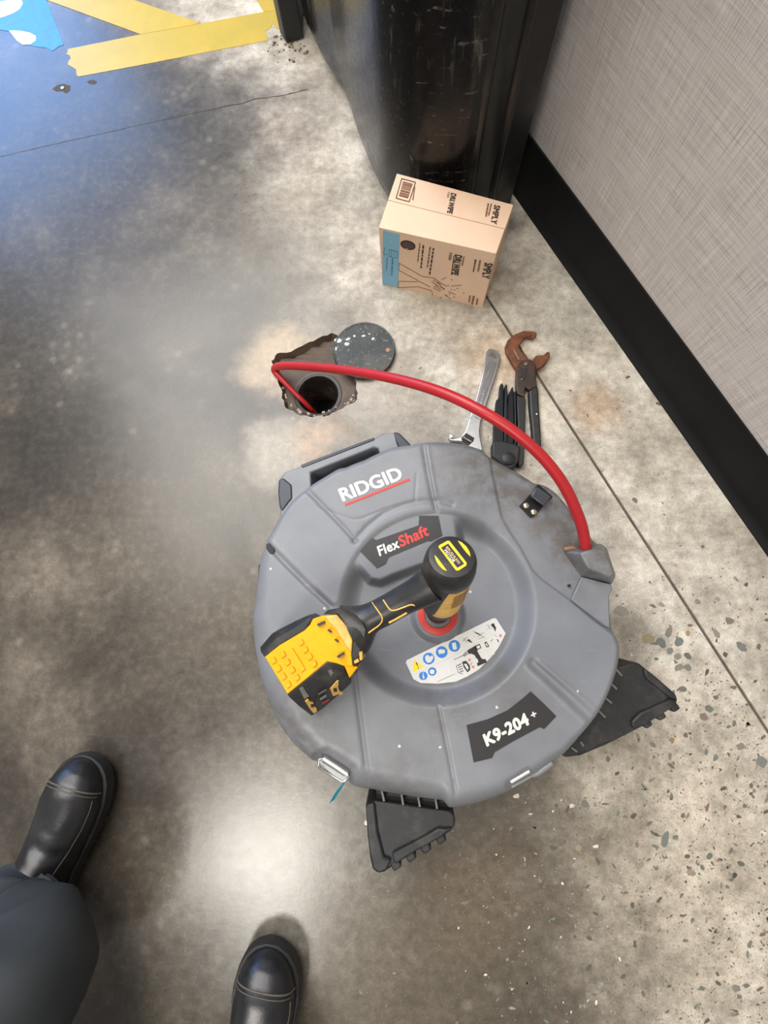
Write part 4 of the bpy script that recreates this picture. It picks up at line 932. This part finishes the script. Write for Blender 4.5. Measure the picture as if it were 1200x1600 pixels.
m = MB(); L = [(272, 690, 425, 778), (425, 778, 505, 790), (505, 790, 520, 800), (272, 690, 270, 738), (270, 738, 480, 850), (268, 812, 400, 815), (268, 812, 266, 855), (266, 855, 400, 848), (400, 848, 490, 875), (490, 875, 498, 908), (500, 800, 545, 835), (490, 812, 540, 850), (520, 800, 560, 830), (545, 820, 590, 845), (505, 845, 560, 870), (500, 855, 548, 880), (515, 838, 580, 862), (530, 815, 575, 870),
                 (555, 802, 590, 785), (620, 845, 690, 838), (600, 880, 650, 900), (575, 900, 618, 930), (640, 868, 650, 870), (540, 835, 552, 830)]
for q in L: decal_mb(m, [fcr(*p) for p in bar(*q, 2.6)], BF, .0005)
for x, y in ((625, 802), (662, 860), (600, 840), (622, 868), (640, 918), (705, 890), (590, 905), (550, 920), (610, 898)): decal_mb(m, [fcr(a, b) for a, b in ell(x, y, 4, n=6)], BF, .0005)
m.build('hands_drawing', BROWN_INK, cart, smooth=0)

# ------------------------------------------------------------------ drain cover
cc = U(568.5, 546.5, .012); CR = (U(617, 546, .012)-U(520, 546, .012)).length/2
COVER = mat('painted_iron', (40, 44, 44), 0.5, .2, var=.35, scale=40, dirt=(86, 80, 70), dirt_amt=.6, bump=.4, bscale=120, wear=(120, 122, 120), wear_t=.60)
o = MB().lathe(Vector((cc.x, cc.y, .0015)), Vector((0, 0, 1)), [(CR*.97, 0), (CR, .002), (CR, .009), (CR*.98, .0108), (CR*.93, .0105), (CR*.92, .0098), (CR*.3, .0098), (.001, .0098)], 64).build('drain_cover', COVER, None, (cc.x, cc.y, 0.0), smooth=30)
tag(o, 'round black iron drain cover lying beside the open drain', 'cover')
for i, (x, y, a_, b_) in enumerate(((542, 537.5, 4, 3), (544, 530, 4, 2), (528, 532, 6, 3.5), (583, 529.5, 2.4, 2.2), (554, 525, 2, 2), (568, 525, 3, 1.5), (577, 522, 2, 1), (524, 545, 3, 3.5))):
    r = random.Random(i); decal('paint_chip', [(p[0]+r.uniform(-.5, .5), p[1]+r.uniform(-.5, .5)) for p in ell(x, y, a_, b_, r.uniform(-.5, .1), 9)], (Vector((0, 0, .0114)), Vector((0, 0, 1))), mat('pale_chip', (178, 182, 182), .6), o, .0005)
decal('bolt_plug', ell(606, 547, 3.6, 3.2, 0, 14), (Vector((0, 0, .0114)), Vector((0, 0, 1))), mat('rusty_brown', (128, 96, 72), .5), o, .0008)

# ------------------------------------------------------------------ hand tools
def tcr(x, y): return (690+x/6.3158, 500+y/6.3158)
def tpoly(pts, h): return [U(*tcr(*p), h) for p in pts]
wr = empty('adjustable_wrench', U(750, 620, 0)); tag(wr, 'chrome adjustable wrench lying under the red hose', 'wrench')
sh = MB().prism(tpoly([(445, 310), (470, 282), (520, 290), (575, 335), (580, 365), (530, 560), (470, 740), (420, 880), (385, 1000), (345, 1000), (270, 985), (300, 900), (345, 760), (400, 560)], .013), .001).build('handle', CHROME, wr, bevel=.003, seg=3)
MB().prism(tpoly([(440, 450), (480, 410), (545, 415), (500, 560), (440, 740), (400, 860), (350, 850), (385, 720), (425, 560)], .0138), .010).build('recess', mat('satin_chrome', (120, 118, 116), .5, .8, var=.12), sh, bevel=.0005)
MB().prism(tpoly([(470, 345), (492, 312), (530, 335), (545, 372), (520, 372), (500, 352)], .0142), .008).build('hang_hole', mat('dark_hole', (96, 90, 82), .7), sh)
text('lettering', '~8', tcr(395, 862), tcr(440, 690), tcr(350, 840), CHROME, sh, pl(.0140), .0004, bold=.02)
text('lettering', '~6', tcr(445, 600), tcr(490, 490), tcr(415, 590), CHROME, sh, pl(.0140), .0004, bold=.01)
hd = MB().prism(tpoly([(275, 960), (330, 950), (390, 985), (375, 1090), (385, 1180), (410, 1290), (340, 1280), (260, 1250), (225, 1215), (175, 1195), (85, 1190), (68, 1160), (110, 1170), (190, 1150), (235, 1090), (262, 1010)], .016), .001).build('head', CHROME, wr, bevel=.003, seg=3)
MB().prism(tpoly([(72, 1135), (95, 1118), (118, 1140), (112, 1165), (70, 1170)], .015), .001).build('jaw', CHROME, wr, bevel=.0015)
MB().prism(tpoly([(195, 1165), (245, 1115), (325, 1165), (315, 1195), (270, 1240), (205, 1200)], .0163), .01).build('worm_slot', mat('dark_gap', (44, 38, 32), .7), hd)
wa, wb_ = U(*tcr(215, 1160), .0145), U(*tcr(292, 1205), .0145); kn = MB(); d_ = (wb_-wa)
for i in range(6): kn.tube([wa+d_*(i/6+.01), wa+d_*(i/6+.06), wa+d_*(i/6+.11)], [.0046, .0060, .0046], 14)
kn.tube([wa, wb_], .0046, 12); kn.build('worm_screw', STEEL, wr)
# tongue and groove pliers
pr_ = empty('slip_joint_pliers', U(820, 600, 0)); tag(pr_, 'rusty slip joint pliers with black grips and open jaws', 'pliers')
MB().prism(tpoly([(735, 480), (690, 410), (640, 320), (628, 255), (655, 195), (720, 140), (800, 108), (900, 110), (938, 120), (942, 150), (905, 178), (850, 165), (820, 175), (790, 215), (765, 255), (790, 310), (850, 385), (890, 390), (920, 480), (935, 560), (930, 640), (870, 685), (820, 640), (770, 590)], .014), .003).build('jaw', RUST, pr_, bevel=.002)
MB().prism(tpoly([(895, 395), (935, 350), (1010, 345), (1040, 312), (1070, 315), (1072, 360), (1030, 430), (960, 475), (920, 490), (900, 440)], .017), .003).build('jaw', RUST, pr_, bevel=.002)
MB().prism(tpoly([(760, 440), (800, 395), (880, 385), (935, 450), (930, 560), (945, 650), (870, 690), (825, 655), (820, 760), (745, 720), (735, 620), (740, 500)], .020), .005).build('pivot_plate', DARK_STEEL, pr_, bevel=.002)
MB().prism(tpoly([(795, 480), (845, 460), (850, 480), (820, 590), (780, 600)], .0212), .016).build('slot', mat('slot_steel', (58, 54, 52), .5, .5), pr_, bevel=.0006)
for x, y, rr in ((828, 437, .0046), (788, 590, .0024)): MB().lathe(U(*tcr(x, y), .020), Vector((0, 0, 1)), [(rr, 0), (rr, .001), (rr*.8, .0024), (.0005, .0025)], 16).build('pivot_bolt', STEEL, pr_)
MB().prism(tpoly([(705, 290), (720, 290), (770, 385), (755, 392)], .0146), .013).build('jaw_mark', STEEL, pr_)
MB().prism(tpoly([(745, 660), (825, 650), (815, 760), (745, 730)], .018), .004).build('shank', DARK_STEEL, pr_, bevel=.001)
GRIPM = mat('black_grip', (30, 30, 31), .5, var=.2, scale=60, dirt=(62, 58, 54), dirt_amt=.4)
for px in ([(742, 740), (820, 760), (832, 800), (825, 1100), (812, 1420), (790, 1440), (760, 1438), (748, 1300), (752, 1000), (744, 850)], [(862, 700), (900, 660), (950, 645), (958, 700), (968, 900), (985, 1150), (990, 1330), (940, 1330), (905, 1240), (890, 1050), (870, 850)]):
    MB().prism(tpoly(px, .018), .001).build('grip', GRIPM, pr_, bevel=.004, seg=3)
MB().lathe(U(*tcr(938, 928), .018), Vector((0, 0, 1)), [(.002, 0), (.0018, .0006), (.0003, .0007)], 10).build('paint_speck', WHITE_INK, pr_)
# folding hex key set
hx = empty('hex_key_set', U(795, 690, 0)); tag(hx, 'black folding hex key set lying next to the pliers', 'hex keys')
MB().prism(tpoly([(500, 1215), (520, 1190), (640, 1195), (720, 1215), (780, 1250), (770, 1330), (760, 1400), (710, 1465), (640, 1460), (590, 1420), (500, 1350)], .024), .001).build('case', GRIPM, hx, bevel=.004, seg=3)
for i, (px, h) in enumerate((([(578, 640), (595, 618), (612, 640), (618, 760), (610, 1000), (612, 1250), (510, 1260), (515, 1050), (540, 790), (565, 765)], .016), ([(628, 640), (640, 628), (650, 645), (655, 900), (650, 1250), (615, 1250), (618, 900)], .020), ([(668, 715), (700, 650), (712, 700), (718, 1000), (712, 1240), (640, 1240), (650, 850)], .016), ([(712, 705), (738, 700), (742, 1000), (745, 1250), (718, 1250), (720, 900)], .021))):
    MB().prism(tpoly(px, h), .001+.002*(i % 2)).build('hex_key', mat('black_oxide', (26, 27, 29), .4, .4, var=.25, scale=80), hx, bevel=.002)
MB().lathe(U(*tcr(660, 1370), .024), Vector((0, 0, 1)), [(.014, 0), (.014, .002), (.011, .004), (.001, .004)], 20).build('end_bolt', GRIPM, hx)

# ------------------------------------------------------------------ the person's legs
LEATH = mat('black_leather', (24, 24, 26), 0.34, var=.3, scale=40, dirt=(52, 50, 48), dirt_amt=.35, bump=.25, bscale=160)
SOLEM = mat('black_sole', (26, 25, 24), 0.6, var=.2, scale=60, dirt=(60, 54, 48), dirt_amt=.5)
STITCH = mat('worn_stitch', (84, 78, 70), 0.7, var=.2, scale=300)
ELAST = mat('elastic_panel', (20, 20, 21), 0.85, var=.3, scale=300)
person = empty('person', U(120, 1360, 0)); tag(person, 'person in grey work trousers and black leather boots, seen from the knees down', 'person')
def ip(t, tab):
    xs, ys = zip(*tab); return float(np.interp(t, xs, ys))
WT = [(0, .012), (.02, .024), (.06, .033), (.15, .037), (.3, .036), (.42, .038), (.55, .045), (.68, .0515), (.78, .053), (.87, .0485), (.93, .040), (.97, .028), (.99, .017), (1, .006)]
HT = [(0, .13), (.05, .15), (.2, .16), (.32, .155), (.40, .132), (.48, .108), (.58, .090), (.68, .081), (.76, .078), (.84, .075), (.90, .068), (.95, .057), (.985, .044), (1, .034)]
def make_boot(toe, heel, mirror=1):
    d = (heel-toe); d.z = 0; L = .305; d = d.normalized(); orig = toe+d*L; fw = -d; rt = Vector((fw.y, -fw.x, 0))*mirror
    def S(t, ph, off=0.0):
        wv = ip(t, WT)*.97+off; zt = ip(t, HT)+off; c, s_ = math.cos(ph), math.sin(ph); e = 2/2.5
        skew = .006*math.sin(math.pi*t)
        x = wv*math.copysign(abs(c)**e, c); zz = .022+(zt-.022)*abs(s_)**e
        zz += .0016*math.sin(t*60+2*math.sin(ph*2))*max(0, 1-abs(t-.57)/.1)*abs(s_)
        return orig+fw*(t*L)+rt*(x+skew)+Vector((0, 0, zz))
    ts = list(np.linspace(0, .9, 46))+list(np.linspace(.91, 1, 14)); n = 26
    rings = [[S(t, math.pi*k/n) for k in range(n+1)] for t in ts]
    up_ = MB().loft(rings, caps=(True, True)).build('boot', LEATH, person, smooth=60); tag(up_, 'black leather pull-on boot')
    so = []
    for t in list(np.linspace(0, 1, 40)): so.append((ip(t, WT)+.0035, t))
    outl = [orig+fw*(t*L*1.012)+rt*(w_+.006*math.sin(math.pi*t)) for w_, t in so]+[orig+fw*(t*L*1.012)-rt*(w_-.006*math.sin(math.pi*t)) for w_, t in so[::-1]]
    MB().ngon_prism([p+Vector((0, 0, .026)) for p in outl], Vector((0, 0, -.026))).build('sole', SOLEM, up_, bevel=.002)
    def seam(tp, r=.0011): MB().tube([S(t, ph, .0004) for t, ph in tp], r, 6).build('stitching', STITCH, up_)
    N_ = 26
    seam([(.855+.035*math.sin(math.pi*k/N_), .12+(math.pi-.24)*k/N_) for k in range(N_+1)], .0013)
    seam([(.842+.03*math.sin(math.pi*k/N_), .25+(math.pi-.5)*k/N_) for k in range(N_+1)], .0008)
    for sg in (0, 1):
        f_ = (lambda p: p) if sg == 0 else (lambda p: math.pi-p)
        seam([(.83-.45*k/20, f_(.42+.25*k/20)) for k in range(21)], .0007)
        arc = [(.30+.11*math.sin(math.pi*k/18)**.8, f_(.35+.95*k/18)) for k in range(19)]
        seam(arc, .0013)
        pan = MB(); rows = []
        for k in range(1, 18):
            t1, ph = arc[k]; rows.append([S(.30+(t1-.30)*j/5, ph, .0006) for j in range(6)])
        pan.loft(rows, close=False, caps=(False, False)).build('elastic_panel', ELAST, up_)
    return orig, fw, rt
bl_ = make_boot(U(150, 1178, .015), U(66, 1420, .015))
brt = make_boot(U(431, 1464, .015), U(385, 1720, .015))
PANTS = mat('grey_work_trousers', (44, 48, 51), 0.8, var=.12, scale=14, bump=.3, bscale=900)
def leg(path, seed):
    r = random.Random(seed); n = 44; P = spline([Vector(p[:3]) for p in path], 22); Rr = np.interp(np.linspace(0, 1, len(P)), np.linspace(0, 1, len(path)), [p[3] for p in path])
    rings = []; ph = [r.uniform(0, 6.28) for _ in range(6)]
    for i, p in enumerate(P):
        t = (P[min(i+1, len(P)-1)]-P[max(0, i-1)]).normalized(); a_ = t.cross(Vector((0, 1, 0.05))).normalized(); b_ = t.cross(a_); q = i/len(P)
        ring = []
        for k in range(n):
            an = 2*math.pi*k/n
            fo_ = math.sin(46*q+ph[2]+1.8*math.sin(an+ph[3])); f_ = 1+.05*math.sin(3*an+ph[0]+9*q)+.05*math.sin(2*an+ph[1]-14*q)+.085*(1-abs(fo_))**1.5*min(1, q*14)*max(0, 1-q*1.3)+.025*math.sin(5*an+ph[4]+30*q)
            ring.append(p+(a_*math.cos(an)+b_*math.sin(an))*Rr[i]*f_)
        rings.append(ring)
    inner = [p+(P[0]-p)*.06 for p in rings[0]]; inner2 = [p+(P[0]-p)*.06+(P[3]-P[0])*1.5 for p in rings[0]]
    return [inner2, inner]+rings
tr = MB()
def ankle(o, fw): return o+fw*.085
la = ankle(bl_[0], bl_[1]); ra_ = ankle(brt[0], brt[1])
def V3(x, y, z, r): return (x, y, z, r)
m1, m2 = U(32, 1446, .105), U(2, 1556, .19)
tr.loft(leg([(m1.x, m1.y, .098, .078), (m1.x*.9+m2.x*.1, m1.y*.9+m2.y*.1, .135, .084), (m2.x, m2.y, .20, .104), (-.73, -.68, .42, .092), (-.77, -.87, .55, .10), (-.73, -1.04, .68, .125), (-.69, -1.11, .80, .15)], 5), caps=(True, True))
tr.loft(leg([(ra_.x-.005, ra_.y-.03, .13, .08), (ra_.x-.01, ra_.y-.06, .22, .085), (-.40, -1.04, .42, .096), (-.50, -1.08, .55, .105), (-.60, -1.11, .68, .125), (-.66, -1.11, .80, .15)], 8), caps=(True, True))
tr.build('trousers', PANTS, person, smooth=60)
tor = MB(); rows = []
for z, rx, ry, cx, cy in ((.60, .14, .12, -.68, -1.12), (.70, .18, .16, -.665, -1.105), (.80, .19, .17, -.66, -1.10), (.92, .19, .17, -.68, -1.14), (1.06, .19, .165, -.715, -1.21), (1.2, .19, .155, -.76, -1.29), (1.32, .17, .12, -.79, -1.34), (1.40, .07, .07, -.80, -1.36)):
    rows.append([Vector((cx+rx*math.cos(a_)*.8-ry*math.sin(a_)*.5, cy+rx*math.cos(a_)*-.6+ry*math.sin(a_)*.8, z)) for a_ in [2*math.pi*k/28 for k in range(28)]])
tor.loft(rows).build('torso_blocker', mat('blocker_cloth', (40, 44, 50), .85), person, smooth=60)  # unseen upper body, added and shaped to block lamp light between the boots
